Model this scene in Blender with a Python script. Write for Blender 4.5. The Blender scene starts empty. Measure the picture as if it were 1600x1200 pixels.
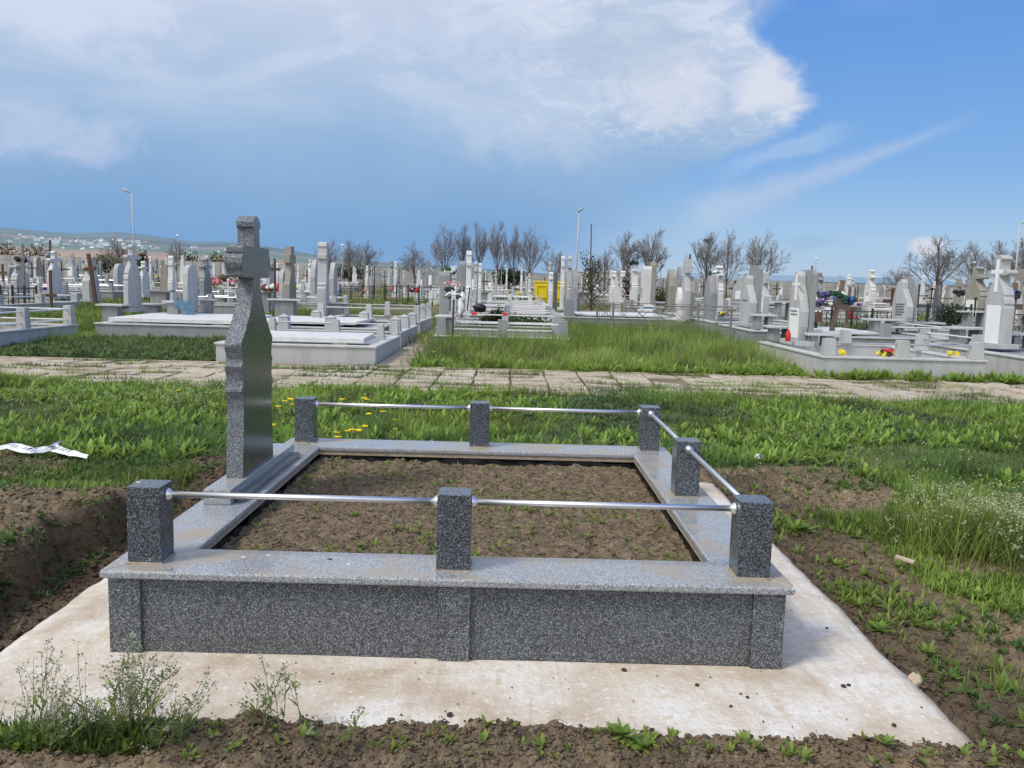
import bpy, math, random
import numpy as np
from mathutils import Vector, Matrix
R = math.radians
rnd = random.Random(7)
rng = np.random.default_rng(11)
sc = bpy.context.scene
C = sc.collection
# ------------------------------------------------------------------ camera
FPX, PITCH, YAW, ROLL, EYE = 1321.64, R(6.7319), R(.1008), R(1.4711), 1.5
r0 = Vector((math.cos(YAW), -math.sin(YAW), 0))
fw = Vector((math.sin(YAW)*math.cos(PITCH), math.cos(YAW)*math.cos(PITCH), -math.sin(PITCH)))
u0 = Vector((math.sin(YAW)*math.sin(PITCH), math.cos(YAW)*math.sin(PITCH), math.cos(PITCH)))
cr, sr = math.cos(ROLL), math.sin(ROLL)
rt = r0*cr + u0*sr
up = u0*cr - r0*sr
cam = bpy.data.cameras.new('camera'); cam.sensor_width = 36; cam.lens = FPX/1600*36
cam.clip_start = .05; cam.clip_end = 20000
co = bpy.data.objects.new('camera', cam); C.objects.link(co); sc.camera = co
co.matrix_world = Matrix(((rt.x, up.x, -fw.x, 0), (rt.y, up.y, -fw.y, 0), (rt.z, up.z, -fw.z, EYE), (0, 0, 0, 1)))
sc.view_settings.view_transform = 'Standard'; sc.view_settings.look = 'None'; sc.view_settings.exposure = 0
sc.render.engine = 'CYCLES'; sc.cycles.use_denoising = True; sc.cycles.max_bounces = 5
sc.cycles.diffuse_bounces = 2; sc.cycles.glossy_bounces = 3; sc.cycles.transparent_max_bounces = 6

def sm(a, b, x):
    t = np.clip((x-a)/(b-a), 0, 1); return t*t*(3-2*t)
# ------------------------------------------------------------------ noise
_perm = np.random.default_rng(5).random((256, 256))
def vn(x, y, s, seed=0):
    x = np.asarray(x, float)*s + seed*17.31; y = np.asarray(y, float)*s + seed*9.77
    xi = np.floor(x).astype(int); yi = np.floor(y).astype(int); fx = x-xi; fy = y-yi
    fx = fx*fx*(3-2*fx); fy = fy*fy*(3-2*fy)
    g = lambda a, b: _perm[a & 255, b & 255]
    return (g(xi, yi)*(1-fx)+g(xi+1, yi)*fx)*(1-fy) + (g(xi, yi+1)*(1-fx)+g(xi+1, yi+1)*fx)*fy
def fbm(x, y, s, o=4, seed=0, gain=.5):
    a, t, n = 1, 0, 0
    for i in range(o):
        t = t + a*vn(x, y, s*2**i, seed+i); n += a; a *= gain
    return t/n
def far_rise(x, y):
    return np.clip(y-15, 0, 115)*(.0095 - np.clip(x, -100, 100)*.00006)
def soilmask(x, y):
    """1 where bare soil shows, 0 where vegetation closes"""
    n = fbm(x, y, .9, 4, 3)
    m = np.zeros_like(np.asarray(x, float)*1.0)
    # ring of dug soil around the pad
    d = np.maximum(np.maximum(-2.03-x, x-1.6), np.maximum(2.6-y, y-6.5))
    m = np.maximum(m, 1-sm(.42, .95, d + (n-.5)*1.1))
    # left spoil bank
    e = np.hypot((x+3.5)/1.6, (y-4.5)/1.4); m = np.maximum(m, .92*(1-sm(.6, 1.1, e + (n-.5)*1.5)))
    e = np.hypot((x+4.3)/1.2, (y-6.3)/.8); m = np.maximum(m, (1-sm(.7, 1.1, e + (n-.5)*.8)))
    # right side bare patches
    for cx, cy, rx, ry in ((2.4, 6.4, .75, 1.1), (2.75, 4.55, .55, .24), (2.2, 3.15, 1.2, .72), (1.9, 5.0, .3, .4), (3.3, 3.4, .9, .35)):
        e = np.hypot((x-cx)/rx, (y-cy)/ry); m = np.maximum(m, (1-sm(.7, 1.15, e + (n-.5)*1.0)))
    m = np.where((y < 2.75), np.maximum(m, .85*sm(-1.45, -1.1, x)), m)
    return m
def H(x, y):
    x = np.asarray(x, float); y = np.asarray(y, float)
    z = far_rise(x, y)
    s = soilmask(x, y)
    z = z + (fbm(x, y, .35, 3, 21)-.5)*.10*sm(6, 9, y)*(1-sm(10.6, 11.2, y)*(1-sm(14.6, 15.2, y))) + .012*sm(11.2, 11.3, y)*(1-sm(14.4, 14.5, y))
    near = (y < 12) & (np.abs(x) < 9)
    # bank on the left, trench between it and the pad
    n = fbm(x, y, 2.2, 3, 8)-.5
    bank = .15*(1-sm(0, 5, -x-2.6))*sm(2.36, 2.50, -x + n*.30)*sm(2.6, 3.1, y)*(1-sm(5.0, 5.9, y))
    tr = -.13*sm(1.97, 2.08, -x)*(1-sm(2.34, 2.46, -x + n*.3))*sm(3.05, 3.25, y)*(1-sm(5.6, 6.3, y))
    z = z + bank + tr
    z = z - .035*sm(1.58, 1.66, x)*(1-sm(1.9, 2.6, x))*sm(2.8, 3.2, y)*(1-sm(6.5, 7, y))
    clod = (np.abs(fbm(x, y, 9, 4, 2, .6)-.5)*2)
    c2 = fbm(x, y, 30, 2, 6)-.5
    z = z + np.where(near, s*(clod*.060 + c2*.040), 0)
    # front soil lapping over the pad
    edge = 2.70 + (fbm(x, y*0, 3.0, 4, 14, .6)-.5)*.12 - .04*sm(0, 1.2, x) - .10*(1-sm(-1.5, -1.0, x))
    inpad = (x > -2.03+.02*np.sin(y*7)) & (x < 1.60) & (y < 6.5)
    z = np.where(inpad, np.where(y < edge, z + .035*sm(0, .10, edge-y)+.004, -.12), z)
    return z
def Hs(x, y): return float(H(np.array([x]), np.array([y]))[0])
def ray(px, py):
    return fw*FPX + rt*(px-800) - up*(py-600)
def at(px, Y):
    """ground point seen in column px at depth Y"""
    z = 0.
    for _ in range(6):
        # solve row so that the point lies on the ground
        # direction = column plane; iterate x from z
        a, b, c = rt.x, rt.y, rt.z
        k = (px-800)/FPX
        # dot(P,rt) = k*dot(P,fw), P=(x,Y,z-EYE)
        x = (k*(fw.y*Y+fw.z*(z-EYE)) - (b*Y + c*(z-EYE)))/(a - k*fw.x)
        z = Hs(x, Y)
    return x, z
def topz(px, py, Y):
    d = ray(px, py); return EYE + d.z*Y/d.y
def project(p):
    v = Vector(p)-Vector((0, 0, EYE)); d = v.dot(fw)
    return 800+FPX*v.dot(rt)/d, 600-FPX*v.dot(up)/d
# ------------------------------------------------------------------ materials
MATS = {}
class NT:
    def __init__(s, name):
        s.m = bpy.data.materials.new(name); s.m.use_nodes = True; s.t = s.m.node_tree
        s.b = s.t.nodes['Principled BSDF']; s.L = s.t.links.new; MATS[name] = s.m
        s.tc = s.n('ShaderNodeTexCoord'); s.geo = None
    def n(s, t, **k):
        x = s.t.nodes.new(t)
        for a, b in k.items():
            if hasattr(x, a) and a not in x.inputs: setattr(x, a, b)
            else: x.inputs[a].default_value = b
        return x
    def noise(s, scale, detail=4, vec=None, rough=.55, dist=0):
        x = s.n('ShaderNodeTexNoise'); x.inputs['Scale'].default_value = scale; x.inputs['Detail'].default_value = detail
        x.inputs['Roughness'].default_value = rough; x.inputs['Distortion'].default_value = dist
        s.L(vec or s.tc.outputs['Object'], x.inputs['Vector']); return x.outputs['Fac']
    def vor(s, scale, vec=None, out='Color'):
        x = s.n('ShaderNodeTexVoronoi'); x.inputs['Scale'].default_value = scale
        s.L(vec or s.tc.outputs['Object'], x.inputs['Vector']); return x.outputs[out]
    def mapv(s, sc=(1, 1, 1), src='Object'):
        x = s.n('ShaderNodeMapping'); x.inputs['Scale'].default_value = sc; s.L(s.tc.outputs[src], x.inputs['Vector']); return x.outputs[0]
    def ramp(s, fac, stops, interp='LINEAR'):
        x = s.n('ShaderNodeValToRGB'); x.color_ramp.interpolation = interp
        e = x.color_ramp.elements
        while len(e) < len(stops): e.new(.5)
        for i, (p, c) in enumerate(stops):
            e[i].position = p; e[i].color = (*c, 1) if len(c) == 3 else c
        s.L(fac, x.inputs[0]); return x.outputs[0]
    def mix(s, fac, a, b, mode='MIX'):
        x = s.n('ShaderNodeMix'); x.data_type = 'RGBA'; x.blend_type = mode
        for v, i in ((fac, 0), (a, 6), (b, 7)):
            if hasattr(v, 'links') or hasattr(v, 'is_linked'): s.L(v, x.inputs[i])
            elif isinstance(v, (int, float)): x.inputs[i].default_value = v
            else: x.inputs[i].default_value = (*v, 1)
        return x.outputs[2]
    def math(s, op, a, b=0.):
        x = s.n('ShaderNodeMath'); x.operation = op
        for v, i in ((a, 0), (b, 1)):
            if isinstance(v, (int, float)): x.inputs[i].default_value = v
            else: s.L(v, x.inputs[i])
        return x.outputs[0]
    def out(s, col=None, rough=.8, bump=None, bs=.3, bd=.01, metal=0, spec=.5):
        if col is not None:
            if isinstance(col, tuple): s.b.inputs['Base Color'].default_value = (*col, 1)
            else: s.L(col, s.b.inputs['Base Color'])
        if isinstance(rough, (int, float)): s.b.inputs['Roughness'].default_value = rough
        else: s.L(rough, s.b.inputs['Roughness'])
        s.b.inputs['Metallic'].default_value = metal; s.b.inputs['Specular IOR Level'].default_value = spec
        if bump is not None:
            x = s.n('ShaderNodeBump'); x.inputs['Strength'].default_value = bs; x.inputs['Distance'].default_value = bd
            s.L(bump, x.inputs['Height']); s.L(x.outputs[0], s.b.inputs['Normal'])
        return s.m
g3 = lambda v: (v, v, v)
def granite(name, lo, mid, hi, rough, dust=0., spec=.5, scale=265):
    n = NT(name)
    v = n.math('MULTIPLY', n.vor(scale), 1.)
    sep = n.noise(scale*.9, 3, rough=.7)
    f = n.math('ADD', n.math('MULTIPLY', v, .6), n.math('MULTIPLY', sep, .45))
    c = n.ramp(f, [(.26, lo), (.44, mid), (.58, tuple(x*1.6 for x in mid)), (.76, hi)])
    big = n.noise(1.7, 3); c = n.mix(n.math('MULTIPLY', big, .25), c, tuple(x*.5 for x in mid))
    r = rough
    if dust:
        dn = n.noise(3.2, 5, rough=.62, dist=.6)
        dm = n.ramp(dn, [(.47, g3(0)), (.66, g3(dust))])
        geo = n.n('ShaderNodeNewGeometry'); sx = n.n('ShaderNodeSeparateXYZ'); n.L(geo.outputs['Normal'], sx.inputs[0])
        dm2 = n.math('MULTIPLY', dm, n.math('GREATER_THAN', sx.outputs[2], .6))
        c = n.mix(dm2, c, (.36, .29, .20)); r = n.math('ADD', n.math('MULTIPLY', dm2, .4), rough)
    return n.out(c, r, spec=spec)
granite('granite_wall', (.011, .0125, .014), (.052, .058, .064), (.36, .375, .38), .36)
granite('granite_post', (.008, .010, .012), (.040, .047, .056), (.27, .295, .32), .22)
granite('granite_top', (.08, .084, .088), (.225, .235, .243), (.53, .54, .54), .19, dust=.9, spec=.8)
granite('granite_rough', (.022, .025, .029), (.095, .103, .115), (.36, .38, .40), .7, scale=240)
granite('granite_dark', (.008, .011, .011), (.034, .046, .044), (.12, .15, .15), .20, spec=.8)
def simple(name, col, rough=.7, var=.25, scale=6., metal=0, spec=.4, bump=0., bscale=60):
    n = NT(name); f = n.noise(scale, 5, rough=.65)
    c = n.ramp(f, [(.3, tuple(x*(1-var) for x in col)), (.7, tuple(min(1, x*(1+var*.6)) for x in col))])
    return n.out(c, rough, bump=n.noise(bscale, 3) if bump else None, bs=bump, metal=metal, spec=spec)
def stone(name, col, stain=.35, speck=.25, rough=.7):
    n = NT(name)
    sp = n.noise(70, 3, rough=.8); base = n.ramp(sp, [(.3, tuple(x*(1-speck) for x in col)), (.7, tuple(min(1, x*(1+speck*.5)) for x in col))])
    v = n.mapv((3, 3, .7)); st = n.noise(1.6, 5, vec=v, rough=.65)
    m = n.ramp(st, [(.42, g3(0)), (.72, g3(stain))])
    c = n.mix(m, base, tuple(x*k for x, k in zip(col, (.50, .50, .46))))
    return n.out(c, rough, bump=n.noise(90, 3), bs=.15, spec=.35)
stone('mosaic_light', (.46, .465, .455), .5); stone('mosaic_white', (.64, .64, .62), .4, .12); stone('mosaic_mid', (.29, .30, .305), .5)
stone('coping_light', (.55, .55, .53), .45); stone('weathered', (.33, .31, .26), .6); stone('mosaic_blue', (.25, .27, .285), .4)
simple('steel', (.78, .77, .76), .42, .05, metal=1); simple('steel_dull', (.5, .5, .5), .4, .1, metal=.8)
simple('white_rail', (.7, .7, .69), .4, .1); simple('white_paint', (.78, .78, .76), .5, .05)
simple('black_iron', (.022, .022, .025), .5, .3); simple('rust_iron', (.20, .18, .16), .7, .35, scale=25)
simple('wood_dark', (.10, .055, .035), .8, .4, scale=20); simple('wood_light', (.20, .14, .10), .8, .3, scale=20)
simple('mortar', (.42, .34, .24), .95, .3, scale=20, bump=.5)
simple('foil', (.008, .008, .009), .45, .3, bump=.8, bscale=14)
simple('yellow_plastic', (.72, .56, .01), .45, .12); simple('black_plastic', (.02, .02, .02), .5)
simple('red_plastic', (.55, .02, .015), .3); simple('paper', (.74, .74, .73), .8, .12, scale=14); simple('ink', (.12, .12, .15), .8)
simple('petal_red', (.55, .03, .04), .6); simple('petal_white', (.75, .75, .70), .6); simple('petal_purple', (.14, .05, .30), .6)
simple('petal_yellow', (.80, .62, .03), .6); simple('petal_blue', (.05, .12, .50), .6); simple('petal_pink', (.65, .22, .22), .6)
simple('wreath_green', (.02, .07, .04), .6, .4); simple('blue_cloth', (.10, .20, .28), .8, .4)
simple('bark', (.12, .10, .085), .9, .3, scale=8); simple('twig', (.20, .175, .16), .9, .2)
simple('beige_stone', (.50, .40, .28), .9, .25, scale=20, bump=.5); simple('clod', (.07, .045, .03), .95, .4, scale=40)
simple('lamp_metal', (.42, .43, .42), .5, .2); simple('lamp_glass', (.5, .48, .42), .3)
simple('house_wall', (.62, .60, .56), .9, .2); simple('house_roof', (.30, .17, .12), .9, .3); simple('house_roof_grey', (.34, .36, .40), .8, .2)
simple('shed_roof', (.22, .31, .38), .6, .1); simple('shed_wall', (.60, .62, .64), .8, .1)
simple('dandelion', (.85, .58, .01), .6, .1); simple('white_bit', (.72, .71, .67), .8, .15)
# wall panels
n = NT('wall_concrete'); v = n.mapv((1, 1, .35)); f = n.noise(1.1, 5, vec=v, rough=.7)
n.out(n.ramp(f, [(.3, (.27, .265, .245)), (.7, (.42, .42, .395))]), .9)
# concrete pad
n = NT('concrete_pad')
lo = n.noise(1.5, 6, rough=.62, dist=.3); c = n.ramp(lo, [(.36, (.45, .365, .265)), (.47, (.60, .53, .435)), (.60, (.70, .67, .61))])
sv = n.mapv((26, 2.2, 1)); st = n.noise(1, 4, vec=sv, rough=.6, dist=.5); msk = n.ramp(n.noise(1.3, 3), [(.36, g3(0)), (.52, g3(1))])
c = n.mix(n.math('MULTIPLY', n.ramp(st, [(.5, g3(0)), (.72, g3(.75))]), msk), c, (.53, .42, .29))
pb = n.noise(24, 4, rough=.7, dist=.7); c = n.mix(n.ramp(pb, [(.51, g3(0)), (.66, g3(.6))]), c, (.52, .40, .27))
c = n.mix(n.ramp(n.noise(28, 3, rough=.7), [(.55, g3(0)), (.7, g3(.45))]), c, (.88, .86, .80))
c = n.mix(n.ramp(n.noise(2.3, 5, rough=.6), [(.55, g3(0)), (.68, g3(.6))]), c, (.42, .32, .22))
n.out(c, .9, bump=n.math('ADD', n.noise(45, 5, rough=.7), n.math('MULTIPLY', st, .4)), bs=.6, bd=.012, spec=.25)
# terrain: vertex attribute 'soil' (1 bare) and 'damp'
def ground_mat(name):
    n = NT(name)
    a = n.n('ShaderNodeAttribute'); a.attribute_name = 'soil'; a2 = n.n('ShaderNodeAttribute'); a2.attribute_name = 'soil_dark'
    s1 = n.noise(14, 6, rough=.7); s2 = n.noise(90, 4, rough=.7)
    sc_ = n.ramp(n.math('ADD', n.math('MULTIPLY', s1, .6), n.math('MULTIPLY', s2, .4)),
                 [(.34, (.105, .078, .050)), (.50, (.225, .170, .108)), (.64, (.38, .30, .20))])
    sand = n.ramp(n.noise(1.3, 4), [(.50, g3(0)), (.68, g3(.65))]); sc_ = n.mix(sand, sc_, (.38, .275, .17))
    sc_ = n.mix(a2.outputs['Fac'], sc_, (.085, .060, .043))
    gr = n.ramp(n.noise(5, 6, rough=.7), [(.3, (.08, .09, .035)), (.7, (.17, .17, .075))])
    c = n.mix(a.outputs['Fac'], gr, sc_)
    return n.out(c, .95, bump=n.math('ADD', s1, n.math('MULTIPLY', s2, .6)), bs=.9, bd=.03, spec=.12)
ground_mat('ground_mat')
n = NT('bed_soil'); s1 = n.noise(22, 6, rough=.72); s2 = n.noise(110, 4, rough=.7)
c = n.ramp(n.math('ADD', n.math('MULTIPLY', s1, .6), n.math('MULTIPLY', s2, .4)), [(.34, (.105, .078, .050)), (.50, (.235, .178, .115)), (.64, (.40, .315, .21))])
n.out(c, .95, bump=n.math('ADD', s1, s2), bs=.9, bd=.02, spec=.12)
n = NT('paver'); f = n.noise(6, 5, rough=.7)
c = n.ramp(f, [(.3, (.32, .265, .195)), (.55, (.50, .43, .335)), (.75, (.58, .51, .41))])
oi = n.noise(.8, 3); c = n.mix(n.ramp(oi, [(.45, g3(0)), (.65, g3(.7))]), c, (.33, .27, .18)); c = n.mix(n.ramp(n.noise(3.5, 5, rough=.7), [(.52, g3(0)), (.66, g3(.55))]), c, (.24, .22, .12)); n.out(c, .92, bump=n.noise(40, 4), bs=.4, spec=.2)
def vcol(name, rough=.6, trans=.25):
    n = NT(name); a = n.n('ShaderNodeAttribute'); a.attribute_name = 'col'
    n.L(a.outputs['Color'], n.b.inputs['Base Color']); n.b.inputs['Roughness'].default_value = rough; n.b.inputs['Specular IOR Level'].default_value = .3
    if trans:
        t = n.n('ShaderNodeBsdfTranslucent'); n.L(a.outputs['Color'], t.inputs[0]); mx = n.n('ShaderNodeMixShader'); mx.inputs[0].default_value = trans
        n.L(n.b.outputs[0], mx.inputs[1]); n.L(t.outputs[0], mx.inputs[2])
        o = [q for q in n.t.nodes if q.type == 'OUTPUT_MATERIAL'][0]; n.L(mx.outputs[0], o.inputs[0])
vcol('leaf_col', .6, .5); vcol('hill_col', .95, 0)

# ------------------------------------------------------------------ mesh builder
class MB:
    def __init__(s): s.v = []; s.f = []; s.mi = []; s.cur = 0
    def add(s, vs, fs):
        o = len(s.v); s.v += [tuple(p) for p in vs]; s.f += [tuple(i+o for i in f) for f in fs]; s.mi += [s.cur]*len(fs); return s
    def box(s, x0, x1, y0, y1, z0, z1, top=None):
        """top=(inset) tapers the upper face"""
        t = top or 0
        return s.add([(x0, y0, z0), (x1, y0, z0), (x1, y1, z0), (x0, y1, z0), (x0+t, y0+t, z1), (x1-t, y0+t, z1), (x1-t, y1-t, z1), (x0+t, y1-t, z1)],
                     [(3, 2, 1, 0), (4, 5, 6, 7), (0, 1, 5, 4), (1, 2, 6, 5), (2, 3, 7, 6), (3, 0, 4, 7)])
    def prism(s, poly, axis, a, b):
        """poly 2D closed outline extruded along axis from a to b"""
        n = len(poly)
        def p3(q, w):
            return {'x': (w, q[0], q[1]), 'y': (q[0], w, q[1]), 'z': (q[0], q[1], w)}[axis]
        vs = [p3(q, a) for q in poly] + [p3(q, b) for q in poly]
        fs = [(i, (i+1) % n, n+(i+1) % n, n+i) for i in range(n)] + [tuple(range(n))[::-1], tuple(range(n, 2*n))]
        return s.add(vs, fs)
    def tube(s, pts, r, k=8, cap=True):
        pts = [Vector(p) for p in pts]; rs = r if isinstance(r, (list, tuple)) else [r]*len(pts)
        vs = []; fs = []; n = len(pts)
        for i, p in enumerate(pts):
            d = (pts[min(i+1, n-1)]-pts[max(i-1, 0)]).normalized()
            a = d.cross(Vector((0, 0, 1)) if abs(d.z) < .9 else Vector((1, 0, 0))).normalized(); b = d.cross(a)
            for j in range(k):
                t = 2*math.pi*j/k; vs.append(p + (a*math.cos(t)+b*math.sin(t))*rs[i])
        for i in range(n-1):
            for j in range(k):
                fs.append((i*k+j, i*k+(j+1) % k, (i+1)*k+(j+1) % k, (i+1)*k+j))
        if cap: fs += [tuple(range(k))[::-1], tuple(range((n-1)*k, n*k))]
        return s.add(vs, fs)
    def ball(s, c, r, k=8, sz=1., j=0.):
        vs = []; m = max(3, k//2); c = Vector(c)
        for i in range(m+1):
            ph = math.pi*i/m
            for q in range(k):
                t = 2*math.pi*q/k; rr = r*(1+(rnd.random()-.5)*j)
                vs.append(c+Vector((math.sin(ph)*math.cos(t)*rr, math.sin(ph)*math.sin(t)*rr, math.cos(ph)*rr*sz)))
        fs = [(i*k+q, i*k+(q+1) % k, (i+1)*k+(q+1) % k, (i+1)*k+q) for i in range(m) for q in range(k)]
        return s.add(vs, fs)
    def build(s, name, mats, parent=None, bevel=0, smooth=False, loc=None):
        me = bpy.data.meshes.new(name); me.from_pydata(s.v, [], s.f)
        if isinstance(mats, str): mats = [mats]
        for m in mats: me.materials.append(MATS[m])
        if len(mats) > 1: me.polygons.foreach_set('material_index', s.mi)
        me.validate(); 
        import bmesh
        bm = bmesh.new(); bm.from_mesh(me); bmesh.ops.recalc_face_normals(bm, faces=bm.faces[:]); bm.to_mesh(me); bm.free()
        if smooth: me.polygons.foreach_set('use_smooth', [True]*len(me.polygons))
        o = bpy.data.objects.new(name, me); C.objects.link(o)
        if parent: o.parent = parent
        if loc: o.location = loc
        if bevel:
            b = o.modifiers.new('bevel', 'BEVEL'); b.width = bevel; b.segments = 2; b.limit_method = 'ANGLE'; b.angle_limit = R(40)
        return o
def np_mesh(name, V, F3=None, F4=None, mat=None, attrs=None, smooth=False, col=None, kind=None):
    me = bpy.data.meshes.new(name); me.vertices.add(len(V)); me.vertices.foreach_set('co', np.ascontiguousarray(V, dtype=np.float32).ravel())
    parts = []; tot = []
    if F4 is not None and len(F4): parts.append(F4.ravel()); tot.append(np.full(len(F4), 4))
    if F3 is not None and len(F3): parts.append(F3.ravel()); tot.append(np.full(len(F3), 3))
    li = np.concatenate(parts).astype(np.int32); lt = np.concatenate(tot).astype(np.int32)
    me.loops.add(len(li)); me.loops.foreach_set('vertex_index', li)
    me.polygons.add(len(lt)); me.polygons.foreach_set('loop_start', np.concatenate([[0], np.cumsum(lt)[:-1]]).astype(np.int32))
    me.polygons.foreach_set('loop_total', lt)
    me.update(calc_edges=True)
    if smooth: me.polygons.foreach_set('use_smooth', np.ones(len(lt), bool))
    for k, a in (attrs or {}).items():
        at_ = me.attributes.new(k, 'FLOAT', 'POINT'); at_.data.foreach_set('value', np.ascontiguousarray(a, dtype=np.float32))
    if col is not None:
        ca = me.color_attributes.new('col', 'FLOAT_COLOR', 'POINT')
        c4 = np.ones((len(V), 4), np.float32); c4[:, :3] = col; ca.data.foreach_set('color', c4.ravel())
    me.materials.append(MATS[mat])
    o = bpy.data.objects.new(name, me); C.objects.link(o)
    if kind: o['kind'] = kind
    return o
def tag(o, label=None, cat=None, group=None, kind=None):
    if label: o['label'] = label
    if cat: o['category'] = cat
    if group: o['group'] = group
    if kind: o['kind'] = kind
    return o
def thing(name, loc, label, cat, group=None, rz=0):
    o = bpy.data.objects.new(name, None); C.objects.link(o); o.location = loc; o.rotation_euler[2] = rz; o.empty_display_size = .1
    return tag(o, label, cat, group)
KIDS = {}
def kids(o):
    return [c for c in bpy.data.objects if c.parent == o]
def copy_tree(o, loc=None, rz=None, scale=None, parent=None, ch=None):
    c = o.copy(); C.objects.link(c); c.parent = parent
    if loc is not None: c.location = loc
    if rz is not None: c.rotation_euler[2] = rz
    if scale is not None: c.scale = scale
    for k in KIDS.setdefault(o.name, kids(o)): copy_tree(k, parent=c)
    return c
def grid_mesh(name, xs, ys, zf, mat, attrs=None, kind=None, smooth=True, colf=None):
    X, Y = np.meshgrid(xs, ys); Z = zf(X, Y); V = np.stack([X, Y, Z], -1).reshape(-1, 3)
    nx, ny = len(xs), len(ys); i = np.arange(nx*ny).reshape(ny, nx)
    F = np.stack([i[:-1, :-1], i[:-1, 1:], i[1:, 1:], i[1:, :-1]], -1).reshape(-1, 4)
    return np_mesh(name, V, F4=F, mat=mat, attrs={k: f(X, Y).ravel() for k, f in (attrs or {}).items()}, smooth=smooth, kind=kind,
                   col=None if colf is None else colf(X, Y, Z).reshape(-1, 3))
# ------------------------------------------------------------------ ground
def lines(*segs):
    out = []
    for a, b, st in segs: out += list(np.arange(a, b, st))
    out.append(segs[-1][1]); return np.array(out)
gx = lines((-400, -120, 40), (-120, -30, 6), (-30, -9, 1.), (-9, -5, .1), (-5, 4.8, .02), (4.8, 9, .1), (9, 30, 1.), (30, 120, 6), (120, 400, 40))
gy = lines((-40, 0, 5), (0, 2.2, .2), (2.2, 8, .018), (8, 15, .08), (15, 40, .6), (40, 140, 3), (140, 420, 28))
def soil_attr(x, y):
    s = soilmask(x, y)
    s = np.where(y > 9, np.clip(.25+.6*sm(.5, .7, fbm(x, y, .5, 4, 31)), 0, 1), s)
    # worn ground of the far graveyard
    return np.where(y > 30, .25+.35*sm(.45, .65, fbm(x, y, .2, 4, 33)), s)
def soil_dark_attr(x, y):  # darker soil tone in the trench, beside the pad and in mottled spots
    n = fbm(x, y, 3, 3, 41)
    tr = sm(1.9, 2.05, -x)*(1-sm(2.42, 2.62, -x + (n-.5)*.4))*(1-sm(6.8, 7.2, y))*(y > 3.0)
    rb = sm(1.55, 1.6, x)*(1-sm(1.85, 2.25, x+(n-.5)*.5))*(y < 6.8)*.55
    return np.clip(tr*.62 + rb + .15*(y < 2.75)*n + .2*sm(.55, .75, n)*(y < 9), 0, 1)
grid_mesh('ground', gx, gy, H, 'ground_mat', {'soil': soil_attr, 'soil_dark': soil_dark_attr}, 'structure')

# far fields and hills
def ridge(px):
    xs_ = [-900, -400, 0, 60, 120, 190, 250, 300, 350, 430, 480, 550, 600, 700, 800, 950, 1200, 1600, 2600]
    hs_ = [50, 75, 69, 64, 60, 63, 58, 52, 55, 48, 40, 31, 29, 26, 21, 12, 4, 2, 2]
    return np.interp(px, xs_, hs_)
def hillz(x, y):
    px = 800 + 1321*x/y
    t = ridge(px)
    n = (fbm(x, y, .0012, 4, 50)-.5)
    f = np.interp(y, [400, 900, 1400, 2400, 4600], [.30, .48, .64, .84, 1.0])
    el = t*f*(1+n*.10*(y > 1500))
    z = 1.5 + el/1321*y
    z = np.where(y < 400, 1.0, z)
    return np.where(y > 4700, z - (y-4700)*.25, z)
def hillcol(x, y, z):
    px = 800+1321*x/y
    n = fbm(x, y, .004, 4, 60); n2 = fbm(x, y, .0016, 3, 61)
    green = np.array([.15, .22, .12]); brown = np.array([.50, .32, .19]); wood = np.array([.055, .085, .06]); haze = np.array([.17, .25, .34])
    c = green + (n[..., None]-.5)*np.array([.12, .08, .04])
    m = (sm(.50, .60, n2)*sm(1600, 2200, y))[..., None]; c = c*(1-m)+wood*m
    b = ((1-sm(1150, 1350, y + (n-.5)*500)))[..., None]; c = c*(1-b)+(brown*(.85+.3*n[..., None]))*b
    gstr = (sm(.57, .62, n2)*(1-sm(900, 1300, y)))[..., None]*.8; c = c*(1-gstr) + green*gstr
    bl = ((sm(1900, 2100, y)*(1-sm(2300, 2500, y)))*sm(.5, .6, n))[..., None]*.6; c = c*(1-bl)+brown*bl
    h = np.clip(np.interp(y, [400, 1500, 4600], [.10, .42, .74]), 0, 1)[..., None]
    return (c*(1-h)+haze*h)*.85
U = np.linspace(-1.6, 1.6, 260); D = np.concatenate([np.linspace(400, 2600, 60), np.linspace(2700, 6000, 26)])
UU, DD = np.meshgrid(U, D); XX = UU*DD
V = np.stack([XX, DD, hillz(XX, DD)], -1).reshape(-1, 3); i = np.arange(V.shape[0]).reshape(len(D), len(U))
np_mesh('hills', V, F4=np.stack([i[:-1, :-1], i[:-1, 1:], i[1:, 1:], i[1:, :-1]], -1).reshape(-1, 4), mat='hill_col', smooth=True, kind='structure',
        col=hillcol(XX, DD, 0).reshape(-1, 3))

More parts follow.
